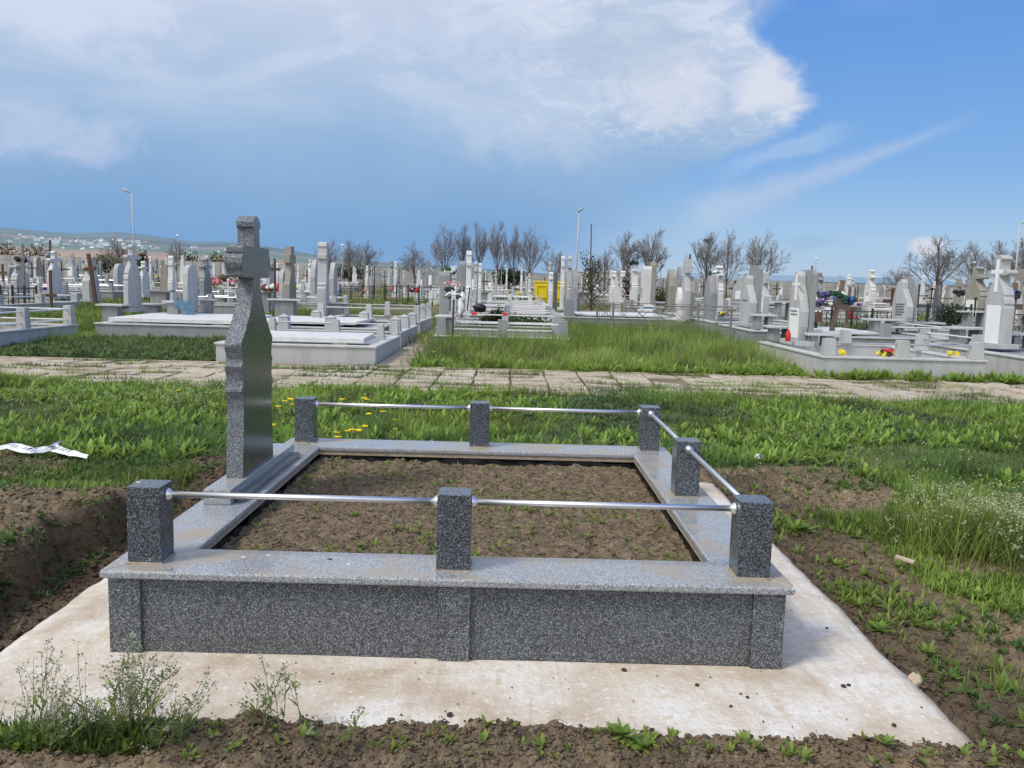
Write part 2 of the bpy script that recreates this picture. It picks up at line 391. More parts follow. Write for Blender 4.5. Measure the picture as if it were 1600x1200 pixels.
# ------------------------------------------------------------------ concrete pad
def ring(mb, x0, x1, y0, y1, z0, z1, w):
    a = [(x0, y0), (x1, y0), (x1, y1), (x0, y1)]; b = [(x0+w, y0+w), (x1-w, y0+w), (x1-w, y1-w), (x0+w, y1-w)]
    vs = [(*p, z0) for p in a]+[(*p, z0) for p in b]+[(*p, z1) for p in a]+[(*p, z1) for p in b]; fs = []
    for i in range(4):
        j = (i+1) % 4
        fs += [(8+i, 8+j, 12+j, 12+i), (i, j, 4+j, 4+i), (i, j, 8+j, 8+i), (4+i, 4+j, 12+j, 12+i)]
    return mb.add(vs, fs)
def pad(name, x0, x1, y0, y1, ztop, seed):
    xs = np.arange(x0, x1+.001, .03); ys = np.arange(y0, y1+.001, .03)
    X, Y = np.meshgrid(xs, ys)
    ex = lambda q, s: (fbm(q, q*0+s, 4, 4, seed, .6)-.5)*.05
    X = X + np.where(X <= x0+.001, ex(Y, 1), 0)+np.where(X >= x1-.02, ex(Y, 2), 0)
    Z = ztop + (fbm(X, Y, 1.5, 3, 1)-.5)*.008 - .006*((X <= x0+.06) | (X >= x1-.05))
    ny, nx = X.shape; top = np.stack([X, Y, Z], -1).reshape(-1, 3); i = np.arange(nx*ny).reshape(ny, nx)
    F = np.stack([i[:-1, :-1], i[:-1, 1:], i[1:, 1:], i[1:, :-1]], -1).reshape(-1, 4)
    rim = np.concatenate([i[0, :], i[1:, -1], i[-1, -2::-1], i[-2:0:-1, 0]]); bot = top[rim].copy(); bot[:, 2] = -.14; nb = len(rim); o = len(top)
    k = np.arange(nb); F2 = np.stack([rim, o+k, o+(k+1) % nb, rim[(k+1) % nb]], -1)
    return np_mesh(name, np.concatenate([top, bot]), F4=np.concatenate([F, F2]), mat='concrete_pad', kind='structure')
pad('paving', -2.0, 1.6, 2.2, 6.5, 0, 1)

# ------------------------------------------------------------------ main granite grave
X0, X1, Y0, Y1, ZT = -1.595, 1.141, 3.203, 6.112, .345
IX0, IX1, IY0, IY1 = -1.317, .865, 3.505, 5.787
S = .134; PH = .314
gr = thing('grave_enclosure', (-.23, 4.66, 0), 'speckled grey granite grave enclosure with steel rails round bare soil', 'grave')
def g_build(mb, name, mat, bevel=0, parent=gr, smooth=False):
    b = Vector(gr.location) if parent == gr else None
    mb.v = [tuple(Vector(p)-Vector(gr.location)) for p in mb.v]
    return mb.build(name, mat, parent, bevel, smooth)
WX0, WX1, WY0 = -1.569, 1.110, 3.2215
wb = .018
# walls (panels set back behind the pilasters)
g_build(MB().box(WX0+.125, -.262, WY0+wb, WY0+.10, .002, ZT-.036), 'wall_panel', 'granite_wall', .002)
g_build(MB().box(-.137, WX1-.125, WY0+wb, WY0+.10, .002, ZT-.036), 'wall_panel', 'granite_wall', .002)
g_build(MB().box(WX0+wb, WX0+.10, WY0+.125, Y1-.05, .002, ZT-.036), 'wall_panel', 'granite_wall', .002)
g_build(MB().box(WX1-.10, WX1-wb, WY0+.125, Y1-.05, .002, ZT-.036), 'wall_panel', 'granite_wall', .002)
g_build(MB().box(WX0+.125, WX1-.125, Y1-.12, Y1-.04, .002, ZT-.036), 'wall_panel', 'granite_wall', .002)
for a in (WX0, -.262, WX1-.125):
    g_build(MB().box(a, a+.125, WY0, WY0+.125, .001, ZT-.035), 'pilaster', 'granite_wall', .002)
for a in (WX0, WX1-.125):
    g_build(MB().box(a, a+.125, Y1-.155, Y1-.03, .001, ZT-.035), 'pilaster', 'granite_wall', .002)
# coping, four mitred slabs
g = .0008; zc = ZT-.034
for poly in ([(X0, Y0), (X1, Y0), (IX1-g, IY0), (IX0+g, IY0)], [(X1, Y0+g), (X1, Y1-g), (IX1, IY1-g), (IX1, IY0+g)],
             [(X1, Y1), (X0, Y1), (IX0+g, IY1), (IX1-g, IY1)], [(X0, Y1-g), (X0, Y0+g), (IX0, IY0+g), (IX0, IY1-g)]):
    o = g_build(MB().prism(poly, 'z', zc, ZT), 'coping', 'granite_top', .009)
g_build(ring(MB(), IX0-.045, IX1+.045, IY0-.045, IY1+.045, zc-.024, zc-.001, .035), 'mortar_bed', 'mortar')
# black foil lining with a wavy upper edge
mb = MB()
def foil(p, q, n=46, up0=.275):
    vs = []
    for k in range(n+1):
        t = k/n; x = p[0]+(q[0]-p[0])*t; y = p[1]+(q[1]-p[1])*t
        dx, dy = q[1]-p[1], -(q[0]-p[0]); l = math.hypot(dx, dy); w = .012*math.sin(k*1.7)+.008*math.sin(k*.61+1)
        z = up0 + .010*math.sin(k*.37)+.006*math.sin(k*1.3)
        vs += [(x-dx/l*w*.4, y-dy/l*w*.4, z), (x+dx/l*w, y+dy/l*w, .10)]
    mb.add(vs, [(2*k, 2*k+1, 2*k+3, 2*k+2) for k in range(n)])
e = .028
foil((IX0-e+.02, IY0-e+.02), (IX0-e+.02, IY1)); foil((IX0, IY1+e-.02), (IX1, IY1+e-.02)); foil((IX1+e-.02, IY1), (IX1+e-.02, IY0)); foil((IX1, IY0-e+.02), (IX0, IY0-e+.02))
g_build(mb, 'foil_lining', 'foil')
# posts
PX = (-1.522, -.281, .932); PY = (3.296, 4.614, 5.911)
posts = [(PX[0], PY[0]), (PX[1], PY[0]), (PX[2], PY[0]), (PX[2], PY[1]), (PX[2], PY[2]), (PX[1], PY[2]), (PX[0], PY[2])]
for x, y in posts:
    p = g_build(MB().box(x, x+S, y, y+S, ZT+.001, ZT+PH), 'post', 'granite_post', .003)
    g_build(ring(MB(), x-.006, x+S+.006, y-.006, y+S+.006, ZT+.0005, ZT+.005, .007), 'mortar_joint', 'mortar', parent=gr)
zr = ZT+PH-.045
def rail(a, b, r=.0122):
    a, b = Vector(a), Vector(b); d = (b-a).normalized()
    o = g_build(MB().tube([a, b], r, 16), 'rail', 'steel', smooth=False)
    for f in o.data.polygons: f.use_smooth = len(f.vertices) == 4
    for q, s in ((a, 1), (b, -1)):
        m = MB().tube([q, q+d*s*.006, q+d*s*.012, q+d*s*.02, q+d*s*.024], [.025, .025, .022, .015, .0124], 18)
        f = g_build(m, 'flange', 'steel', smooth=True); f.parent = o
c = S*.55
for i in (0, 1):
    rail((PX[i]+S, PY[0]+c, zr), (PX[i+1], PY[0]+c, zr)); rail((PX[i]+S, PY[2]+c, zr), (PX[i+1], PY[2]+c, zr))
    rail((PX[2]+S*.5, PY[i]+S, zr), (PX[2]+S*.5, PY[i+1], zr))
# bed of soil
def bedz(x, y):
    return .268 + (np.abs(fbm(x, y, 8, 4, 71, .62)-.5))*.055 + (fbm(x, y, 26, 3, 74)-.5)*.045 + (fbm(x, y, 1.2, 2, 75)-.5)*.03 - .025
grid_mesh('soil', np.arange(IX0-.01, IX1+.011, .011), np.arange(IY0-.01, IY1+.011, .011), bedz, 'bed_soil', kind='stuff')
def bits(name, pts, mat, r, label, cat, group):
    for k, (x, y, z) in enumerate(pts):
        m = MB().ball((0, 0, 0), r*(1+.5*rnd.random()), 7, .25, .6); o = m.build(name, mat, loc=(x, y, z)); o.rotation_euler[2] = rnd.random()*6
        tag(o, label[k] if isinstance(label, list) else label, cat, group)
# clods of real geometry lying in the bed and on dug ground
def clods(name, x, y, z, r, mat):
    t = (1+5**.5)/2; ico = np.array([(-1, t, 0), (1, t, 0), (-1, -t, 0), (1, -t, 0), (0, -1, t), (0, 1, t), (0, -1, -t), (0, 1, -t), (t, 0, -1), (t, 0, 1), (-t, 0, -1), (-t, 0, 1)])/1.9
    fc = np.array([(0, 11, 5), (0, 5, 1), (0, 1, 7), (0, 7, 10), (0, 10, 11), (1, 5, 9), (5, 11, 4), (11, 10, 2), (10, 7, 6), (7, 1, 8), (3, 9, 4), (3, 4, 2), (3, 2, 6), (3, 6, 8), (3, 8, 9), (4, 9, 5), (2, 4, 11), (6, 2, 10), (8, 6, 7), (9, 8, 1)])
    N = len(x); V = ico[None]*(1+rng.uniform(-.45, .45, (N, 12, 1)))*r[:, None, None]; a = rng.uniform(0, 6.28, N); sx = rng.uniform(.7, 1.4, (N, 1)); sy = rng.uniform(.7, 1.4, (N, 1))
    X = V[..., 0]*sx; Y = V[..., 1]*sy; V2 = np.stack([X*np.cos(a)[:, None]-Y*np.sin(a)[:, None]+x[:, None], X*np.sin(a)[:, None]+Y*np.cos(a)[:, None]+y[:, None], V[..., 2]*.6+z[:, None]], -1)
    F = (fc[None]+(np.arange(N)*12)[:, None, None]).reshape(-1, 3); W2 = V2.reshape(-1, 3); return np_mesh(name, W2, F3=F, mat=mat, kind='stuff', attrs={'soil': np.ones(len(W2)), 'soil_dark': np.clip(soil_dark_attr(W2[:, 0], W2[:, 1])+.1, 0, 1)})
N_c = 26000; x = rng.uniform(IX0+.005, IX1-.005, N_c); y = rng.uniform(IY0+.005, IY1-.005, N_c); r = np.minimum(.0022+rng.exponential(.0024, N_c), .011); clods('soil_clods', x, y, bedz(x, y)+r*.1, r, 'bed_soil')
def clod_area(x0, x1, y0, y1, n, rs):
    x = rng.uniform(x0, x1, n); y = rng.uniform(y0, y1, n); k = (rng.random(n) < soilmask(x, y)) & ~((x > -2.0) & (x < 1.6) & (y > 2.72)); x, y = x[k], y[k]; r = np.minimum(.0022+rng.exponential(rs, len(x)), .017 if x0 < -4 else .010); return x, y, H(x, y)+r*.15, r
for a in ((-1.6, 2.4, 2.35, 2.74, 15000, .0032), (1.6, 4.2, 2.4, 7.6, 34000, .0036), (-5.5, -2.0, 3.0, 7.0, 34000, .0050)): clods('soil_clods', *clod_area(*a), 'ground_mat')
# ------------------------------------------------------------------ main headstone: cross of rough sided granite
hs = thing('headstone', (-1.475, 4.76, ZT), 'tall dark granite cross headstone with scalloped rough sides', 'headstone')
half = [(.290, 0), (.285, .10), (.268, .24), (.262, .36), (.268, .42), (.284, .455), (.292, .468), (.290, .482), (.272, .49), (.268, .52), (.274, .56), (.286, .59), (.290, .602), (.286, .612), (.268, .618),
        (.266, .64), (.278, .68), (.290, .705), (.292, .72), (.285, .735), (.262, .75), (.235, .775), (.19, .82), (.145, .87), (.11, .92), (.082, .97), (.062, 1.02), (.056, 1.075),
        (.235, 1.075), (.245, 1.085), (.248, 1.11), (.262, 1.125), (.270, 1.15), (.266, 1.178), (.250, 1.195), (.232, 1.20), (.240, 1.21), (.240, 1.232), (.228, 1.243),
        (.056, 1.243), (.050, 1.343), (.070, 1.352), (.072, 1.378), (.055, 1.39), (.018, 1.412)]
outl = [(u, z) for u, z in half] + [(-u, z) for u, z in reversed(half)]
z1 = .078
b = MB().box(-.075, .065, -.555, .715, .001, z1); b.build('plinth', 'granite_top', hs, .003)
MB().box(.066, .115, -.50, .66, .001, .032).build('plinth_step', 'granite_dark', hs, .003)
m = MB(); vs = [(-.045, u, z+z1+.001) for u, z in outl]+[(.045, u, z+z1+.001) for u, z in outl]; nn = len(outl)
m.cur = 0; m.add(vs, [(i, (i+1) % nn, nn+(i+1) % nn, nn+i) for i in range(nn)]); m.cur = 1
m.add(vs[:nn], [tuple(range(nn))[::-1]]); m.add(vs[nn:], [tuple(range(nn))])
o = m.build('cross', ['granite_rough', 'granite_dark'], hs)
import bmesh
bm = bmesh.new(); bm.from_mesh(o.data); bmesh.ops.remove_doubles(bm, verts=bm.verts, dist=1e-5)
bmesh.ops.recalc_face_normals(bm, faces=bm.faces[:]); bm.to_mesh(o.data); bm.free()

# ------------------------------------------------------------------ paver path
m = MB(); px_, py_ = .56, .505
V = []; F = []
for r in range(6):
    for k in range(-66, 67):
        x0 = k*px_ + (r % 2)*.0 + rnd.uniform(-.01, .01); y0 = 11.28 + r*(py_+.018); 
        zz = .028 + rnd.uniform(-.010, .012); tx, ty = rnd.uniform(-.012, .012), rnd.uniform(-.012, .012)
        h = float(far_rise(0, y0)); cc = .01
        if rnd.random() < .008: continue
        m.add([(x0, y0, -.08), (x0+px_-.02, y0, -.08), (x0+px_-.02, y0+py_, -.08), (x0, y0+py_, -.08),
               (x0+cc, y0+cc, zz-tx-ty), (x0+px_-.02-cc, y0+cc, zz+tx-ty), (x0+px_-.02-cc, y0+py_-cc, zz+tx+ty), (x0+cc, y0+py_-cc, zz-tx+ty)],
              [(4, 5, 6, 7), (0, 1, 5, 4), (1, 2, 6, 5), (2, 3, 7, 6), (3, 0, 4, 7)])
o = m.build('path', 'paver', bevel=0); tag(o, kind='structure')
m = MB()
for k in range(-14, 15): m.box(k*2.5+.01, k*2.5+2.49, 14.46, 14.54, -.1, .045)
tag(m.build('path_kerb', 'paver'), kind='structure')
def strip(x0, x1, y0, y1, mat='paver'):
    ys = np.arange(y0, y1, 1.0); m = MB()
    for y in ys:
        z = .012+max(float(far_rise(x0, y)), 0)+.04; m.box(x0, x1, y+.01, y+.99, z-.3, z)
    tag(m.build('path', mat), kind='structure')
strip(-2.33, -1.75, 14.6, 28); strip(1.3, 1.75, 17.5, 27); strip(4.75, 5.35, 14.6, 21.4); strip(5.5, 5.95, 19.2, 30)

# ------------------------------------------------------------------ grave surrounds of the graveyard
OCC = []
def surround(label, x0, x1, y0, y1, h, mat='mosaic_light', cop='coping_light', posts=(), rails=(), ph=.32, pw=.13, fill='soil', cover=None, railmat='white_rail',
             pointed=False, rows=1, group=None, wallw=.14, postmat=None):
    cx, cy = (x0+x1)/2, (y0+y1)/2; gz = float(far_rise(cx, y0))
    t = thing('grave_surround', (cx, cy, gz), label, 'grave', group)
    OCC.append((cx, cy)); B = lambda mb, nme, mt, bv=0: mb.build(nme, mt, t, bv)
    x0 -= cx; x1 -= cx; y0 -= cy; y1 -= cy
    B(ring(MB(), x0, x1, y0, y1, -.3, h-.04, wallw), 'kerb', mat)
    B(ring(MB(), x0-.025, x1+.025, y0-.025, y1+.025, h-.039, h, wallw+.05), 'coping', cop, .008)
    if fill == 'soil': B(MB().box(x0+wallw+.002, x1-wallw-.002, y0+wallw+.002, y1-wallw-.002, -.2, h-.16), 'bed', 'bed_soil')
    elif fill == 'slab': B(MB().box(x0+wallw+.002, x1-wallw-.002, y0+wallw+.002, y1-wallw-.002, -.2, h-.06), 'bed', 'mosaic_mid')
    elif fill == 'deep': B(MB().box(x0+wallw+.002, x1-wallw-.002, y0+wallw+.002, y1-wallw-.002, -.2, h-.28), 'bed', 'mosaic_white')
    if cover:
        a0, a1, b0, b1, th, tilt = cover
        m = MB(); z = h+.03; a0 += x0; a1 += x0; b0 += y0; b1 += y0
        m.add([(a0, b0, z), (a1, b0, z), (a1, b1, z+tilt), (a0, b1, z+tilt), (a0, b0, z+th), (a1, b0, z+th), (a1, b1, z+th+tilt), (a0, b1, z+th+tilt)],
              [(3, 2, 1, 0), (4, 5, 6, 7), (0, 1, 5, 4), (1, 2, 6, 5), (2, 3, 7, 6), (3, 0, 4, 7)])
        B(m, 'cover_slab', 'mosaic_white', .01)
        B(MB().box(a0+.25, a0+.45, b0+.02, b0+.15, h+.001, z-.001), 'support_block', mat); B(MB().box(a1-.55, a1-.3, b0+.02, b0+.15, h+.001, z-.001), 'support_block', mat)
    P = []
    for (u, v) in posts:
        x = x0+.02+u*(x1-x0-.04-pw); y = y0+.02+v*(y1-y0-.04-pw); P.append((x, y))
        m = MB().box(x, x+pw, y, y+pw, h+.001, h+ph, .015)
        if pointed:
            m.add([(x, y, h+ph+.001), (x+pw, y, h+ph+.001), (x+pw, y+pw, h+ph+.001), (x, y+pw, h+ph+.001), (x+pw/2, y+pw/2, h+ph+.07)], [(0, 1, 4), (1, 2, 4), (2, 3, 4), (3, 0, 4), (3, 2, 1, 0)])
        B(m, 'post', postmat or mat, .008)
    for i, j in rails:
        for k in range(rows):
            z = h+ph*(.75 if rows == 1 else .25+.55*k/(rows-1))
            a = Vector((P[i][0]+pw/2, P[i][1]+pw/2, z)); b2 = Vector((P[j][0]+pw/2, P[j][1]+pw/2, z)); d = (b2-a).normalized()*pw*.42
            B(MB().tube([a+d, b2-d], .016, 8), 'rail', railmat)
    return t
six = [(0, 0), (.5, 0), (1, 0), (1, 1), (.5, 1), (0, 1)]; loop6 = [(0, 1), (1, 2), (2, 3), (3, 4), (4, 5)]
surround('low grey grave surround with tapered posts and double rails beside the verge', -13.4, -9.75, 15.2, 19.0, .36, posts=[(0, 0), (1, 0), (1, .5), (1, 1), (.5, 1), (0, 1)], rails=[(0, 1), (1, 2), (2, 3), (3, 4), (4, 5)], rows=2, ph=.42, pw=.2)
surround('long grey grave surround with many short posts across the weedy gap', -25.5, -16.0, 26.5, 31.5, .33, posts=[(.5, 0), (.66, 0), (.83, 0), (1, 0), (1, .5), (1, 1), (.75, 1), (.5, 1), (.25, 1)], rails=[(0, 1), (1, 2), (2, 3), (3, 4), (4, 5), (5, 6), (6, 7), (7, 8)], ph=.30, pw=.24)
surround('grey grave plot with a broad white cover slab below the scalloped headstone', -9.4, -6.25, 19.1, 22.6, .36, fill='slab', cover=(.25, 3.15, .1, 3.0, .09, .02), mat='mosaic_mid')
surround('grey grave plot with cover slab joining the broad slab plot under the rounded headstone', -6.2, -3.0, 18.9, 22.4, .40, fill='slab', mat='mosaic_mid', cover=(.3, 2.6, .6, 3.2, .07, 0))
surround('pale grave plot with a raised white cover slab next to the paver path', -5.13, -2.36, 14.65, 17.9, .37, fill='slab', cover=(.18, 2.55, .12, 1.25, .09, .03), posts=[(0, 1), (.52, 1), (.97, .52), (1, 1)], rails=[(0, 1), (1, 3)], ph=.30, pw=.15, railmat='steel_dull')
surround('grave plot with pyramid capped posts behind the raised white cover slab', -5.1, -2.4, 18.3, 21.6, .38, posts=[(0, 0), (.42, 0), (1, 0), (1, .5), (1, 1), (.5, 1), (0, 1)], ph=.26, pw=.24, pointed=True)
surround('grave plot with square posts and steel rails behind the pyramid capped posts', -5.1, -2.4, 22.1, 25.6, .40, posts=six + [(1, .5)], rails=loop6, ph=.42, pw=.17, railmat='steel_dull')
surround('grave surround with white lined basin and three white rails behind the grassy mound', -1.66, 1.24, 18.3, 21.3, .34, fill='deep', posts=[(0, 0), (.5, 0), (1, 0), (1, .4), (1, .95)], rails=[(0, 1), (1, 2), (2, 3), (3, 4)], rows=1, ph=.36, pw=.22, mat='mosaic_mid', cop='coping_light')
for k, (y, l) in enumerate(((21.8, 'planted with leafy plants and red flowers'), (25.4, 'with a dark bag on its coping'), (29.4, 'with double white rails further back'), (33.6, 'with low white kerb further back still'))):
    surround('grave surround %s in the row before the yellow bins' % l, -1.66, 1.3, y, y+3.1, .36, posts=[(0, 0), (.5, 0), (1, 0), (1, .5), (1, 1), (.5, 1)], rails=loop6[:5], rows=2, ph=.34, pw=.18, mat=('mosaic_light', 'mosaic_mid', 'mosaic_white', 'mosaic_light')[k])
surround('blue grey grave plot with cover slab behind the rusty pipe fence', 1.62, 5.2, 26.8, 30.2, .42, fill='slab', mat='mosaic_blue', cover=(.5, 3.3, .3, 3.0, .06, 0), posts=[(0, 0), (.13, 1)], ph=.55, pw=.32)
surround('blue grey grave surround with a dark corner beside the rusty pipe fence', 6.15, 9.4, 21.7, 25.2, .42, mat='mosaic_blue', fill='slab')
surround('grey grave surround just behind the rusty pipe fence corner', 6.1, 9.2, 25.7, 29.2, .42, mat='mosaic_mid', fill='slab')
surround('grey grave surround in line behind the leaning pointed headstone', 6.0, 9.0, 29.8, 33.4, .42, mat='mosaic_light', fill='slab')
surround('large white lined grave surround holding yellow flower bunches beside the paver path', 5.42, 8.25, 14.65, 18.5, .40, mat='mosaic_light', fill='deep', posts=[(0, 0), (.5, 0), (1, 0), (1, .55), (.66, 1), (.42, 1), (0, .35)][:6], rails=[(0, 1), (1, 2), (2, 3)], ph=.30, pw=.21, railmat='steel_dull')
surround('grave surround with square posts behind the yellow flower bunches', 6.6, 10.6, 19.8, 23.4, .44, mat='mosaic_mid', fill='slab', posts=[(.55, 0), (1, 0), (1, 1)], rails=[(0, 1), (1, 2)], ph=.32, pw=.22, cover=(.2, 2.2, .4, 2.8, .06, 0))
surround('grave surround under the tall white cross monument', 9.3, 13.0, 15.2, 19.4, .42, mat='mosaic_light', fill='slab', posts=[(0, .45), (0, 1), (.5, 1)], rails=[(0, 1)], ph=.30, pw=.2)
surround('grey grave surround behind the tall white cross', 11.0, 15.0, 21.6, 25.4, .42, mat='mosaic_mid', fill='slab')
# bare rail group over the white lined basin (three rails, one above the other as the rows recede)

# ------------------------------------------------------------------ headstones
def mir(h): return [(u, z) for u, z in h] + [(-u, z) for u, z in reversed(h)]
def arc(cx, cz, r, a0, a1, n=6): return [(cx+r*math.cos(R(a0+(a1-a0)*i/n)), cz+r*math.sin(R(a0+(a1-a0)*i/n))) for i in range(n+1)]
def P_classic(w, h):
    return mir([(w*.5, 0), (w*.5, .40*h), (w*.47, .43*h), (w*.5, .45*h), (w*.48, .49*h), (w*.42, .53*h), (w*.44, .55*h), (w*.34, .62*h), (w*.2, .69*h), (w*.12, .73*h),
                (w*.12, .765*h), (w*.42, .765*h)] + arc(w*.44, .795*h, .03*h, -60, 90, 5) + [(w*.12, .835*h), (w*.11, .94*h), (w*.19, .945*h), (w*.19, .965*h), (w*.02, h)])
def P_plain(w, h):
    return mir([(w*.5, 0), (w*.5, .46*h), (w*.42, .50*h), (w*.32, .60*h), (w*.22, .69*h), (w*.22, .76*h), (w*.45, .76*h), (w*.45, .88*h), (w*.22, .88*h), (w*.22, h)])
def P_round(w, h):
    return mir([(w*.42, 0), (w*.48, .3*h), (w*.5, .55*h), (w*.46, .8*h), (w*.36, .93*h), (w*.2, .985*h), (w*.02, h)])
def P_wave(w, h):
    r = [(w*.40, 0), (w*.46, .2*h), (w*.5, .42*h), (w*.44, .62*h), (w*.38, .78*h), (w*.28, .92*h), (w*.06, h)]
    l = [(-w*.06, .93*h), (-w*.08, .80*h), (-w*.18, .70*h), (-w*.34, .58*h), (-w*.46, .42*h), (-w*.45, .2*h), (-w*.36, 0)]
    return r+l
def P_point(w, h):
    return mir([(w*.42, 0), (w*.48, .45*h), (w*.5, .6*h), (w*.34, .82*h), (w*.1, .98*h), (w*.01, h)])
def P_pillar(w, h):
    return mir([(w*.5, 0), (w*.5, .42*h), (w*.40, .44*h), (w*.44, .47*h), (w*.34, .49*h), (w*.24, .78*h), (w*.38, .785*h), (w*.38, .84*h), (w*.22, .845*h), (w*.2, .93*h), (w*.26, .94*h), (w*.2, .98*h), (w*.02, h)])
def P_slab(w, h): return mir([(w*.5, 0), (w*.5, .93*h), (w*.42, h), (w*.05, h)])
PR = dict(classic=P_classic, plain=P_plain, round=P_round, wave=P_wave, point=P_point, pillar=P_pillar, slab=P_slab)
def stele(label, px, Y, pytop, w, th, style, mat, zb=0., plaque=None, text=0, face=-1, back=None, rz=0., whitecross=False, x=None, group=None, tilt=0, plinth=True):
    X, z = at(px, Y); X = X if x is None else x
    zt = topz(px, pytop, Y); z0 = z+zb; h = zt-z0; OCC.append((X, Y))
    t = thing('headstone', (X, Y, z0), label, 'headstone', group, rz)
    pz = .10 if plinth else 0
    if plinth: MB().box(-th/2-.10, th/2+.10, -w/2-.12, w/2+.12, .001, pz).build('plinth', mat, t, .006)
    MB().prism([(u, q+pz+.001) for u, q in PR[style](w, h-pz)], 'x', -th/2, th/2).build('slab', mat, t, .008)
    if back: # taller slab standing behind
        bw, bh, bs, bm_ = back
        MB().prism([(u, q+pz+.001) for u, q in PR[bs](bw, bh-pz)], 'x', -face*(th/2+.01), -face*(th/2+.01+th*.55)).build('back_slab', bm_, t, .008)
    f = face*(th/2+.001); f2 = face*(th/2+.008); lo, hi = min(f, f2), max(f, f2)
    if plaque:
        a, b = plaque; MB().box(lo, hi, -w*.36, w*.36, a*h, b*h).build('plaque', 'white_paint', t)
    if whitecross:
        cw = w*.085
        m = MB().prism([(-cw, .60*h), (cw, .60*h), (cw, .80*h), (w*.30, .80*h), (w*.30, .84*h), (cw, .84*h), (cw, .95*h), (-cw, .95*h), (-cw, .84*h), (-w*.30, .84*h), (-w*.30, .80*h), (-cw, .80*h)], 'x', lo, hi)
        m.build('relief_cross', 'white_paint', t)
    if text:
        m = MB(); e0, e1 = face*(th/2+.009), face*(th/2+.011); zz = (plaque[1]-.03)*h if plaque else .52*h
        for r in range(text):
            u = -w*.26*(.6+.4*rnd.random()); 
            while u < w*.24:
                l = rnd.uniform(.02, .06); m.box(min(e0, e1), max(e0, e1), u, u+l, zz-.035, zz); u += l+.015
            zz -= .07
        m.build('inscription', 'ink', t)
    return t
def table(label, px, Y, pytop, w=.62, d=.42, mat='mosaic_mid', zb=0, top='coping_light', group=None, twin=True):
    X, z = at(px, Y); z += zb; zt = topz(px, pytop, Y); h = zt-z; OCC.append((X, Y))
    t = thing('stone_table', (X, Y, z), label, 'stone table', group)
    MB().box(-w/2, w/2, -d/2, d/2, h-.05, h).build('table_top', top, t, .008)
    if twin:
        for s in (-1, 1): MB().box(s*w*.24-.07, s*w*.24+.07, -d*.38, d*.38, 0, h-.051).build('support', mat, t, .006)
    else: MB().box(-w*.28, w*.28, -d*.38, d*.38, 0, h-.051).build('support', mat, t, .006)
    return t
stele('grey cross topped headstone with scalloped side on the broad white cover slab', 209, 21.6, 382, .78, .12, 'classic', 'mosaic_light', zb=.48, face=1)
stele('plain grey headstone with gently rounded top between two stone tables', 299, 21.8, 414, .74, .13, 'round', 'mosaic_light', zb=.40, face=1)
stele('thick weathered grey cross headstone with flat blocky arms', 453, 26.2, 385, .8, .2, 'plain', 'weathered', zb=.1, face=1, back=(.8, 1.55, 'round', 'mosaic_light'))
stele('ornate grey monument with ball on top and carved mouldings', 505, 25.2, 378, .5, .27, 'pillar', 'mosaic_light', zb=.05, face=1)
stele('pale headstone with curved edge and carved knobs behind the ball topped monument', 492, 38, 406, .9, .2, 'point', 'mosaic_light', zb=.1)
stele('second pale headstone with carved knobs standing beyond the ball topped monument', 521, 38, 410, .9, .2, 'point', 'mosaic_light', zb=.1)
stele('smooth white headstone behind a wooden cross with red and white flowers', 424, 33, 411, .9, .16, 'round', 'mosaic_light', zb=.1)
stele('small grey cross headstone by the striped cow coloured wreaths', 322, 36, 403, .95, .2, 'classic', 'mosaic_mid', zb=.1)
stele('narrow grey slab seen edge on beside the wreath on its stand', 695, 22.2, 425, .7, .26, 'slab', 'mosaic_mid', zb=.2)
stele('short white headstone with plaque directly behind the pink wreath', 708, 27, 416, .6, .2, 'plain', 'mosaic_white', zb=.2)
stele('tall narrow grey slab with rounded corner behind the pink wreath', 722, 31, 408, .8, .22, 'slab', 'mosaic_mid', zb=.2)
stele('tallest slim pillar monument with stacked blocks beyond the pink wreath', 731, 26, 392, .5, .16, 'pillar', 'mosaic_white', zb=.2)
stele('thin grey pillar monument, first of two after the tallest slim pillar', 742, 34, 409, .5, .14, 'pillar', 'mosaic_light', zb=.2)
stele('thin white pillar monument, second of two after the tallest slim pillar', 749, 38, 411, .5, .14, 'pillar', 'mosaic_white', zb=.2)
stele('thin grey pillar monument just in front of the yellow bins', 855.5, 41, 409, .5, .12, 'pillar', 'mosaic_light', zb=.2, x=1.75)
stele('white monument with black inscription lines between the yellow bins', 859, 36, 425, .6, .16, 'pillar', 'mosaic_white', zb=.2, text=6)
stele('dark polished slab seen edge on between the yellow bins', 866, 34, 421, .6, .14, 'slab', 'granite_wall', zb=.2)
stele('tall pillar with two dark blocks on top, nearer the yellow bins', 877, 38, 400, .5, .15, 'pillar', 'mosaic_white', zb=.2)
stele('tall pillar with two dark blocks on top, nearer the lamp post in the centre', 887.5, 33, 400, .5, .17, 'pillar', 'mosaic_light', zb=.2)
stele('smooth grey slab seen edge on at the foot of the central lamp post', 896, 29.5, 421, .7, .16, 'point', 'mosaic_mid', zb=.2)
stele('white bottle shaped monument beyond the leafy young tree', 957, 50, 423, .8, .28, 'pillar', 'mosaic_white', zb=.2)
stele('white bottle shaped monument with inscription lines, second beyond the leafy young tree', 971, 50, 423, .8, .28, 'pillar', 'mosaic_white', zb=.2, text=4)
stele('white tapering pillar crowned by a dark flower bunch', 989, 45, 410, .9, .3, 'pillar', 'mosaic_white', zb=.2, text=5)
stele('wide pale headstone with inscription and brown edged slab behind', 1007, 38, 416, .7, .36, 'slab', 'mosaic_white', zb=.2, text=6, back=(.7, 2.2, 'slab', 'weathered'))
stele('brownish weathered headstone with tapering top', 1046, 38, 421, .9, .3, 'point', 'weathered', zb=.2)
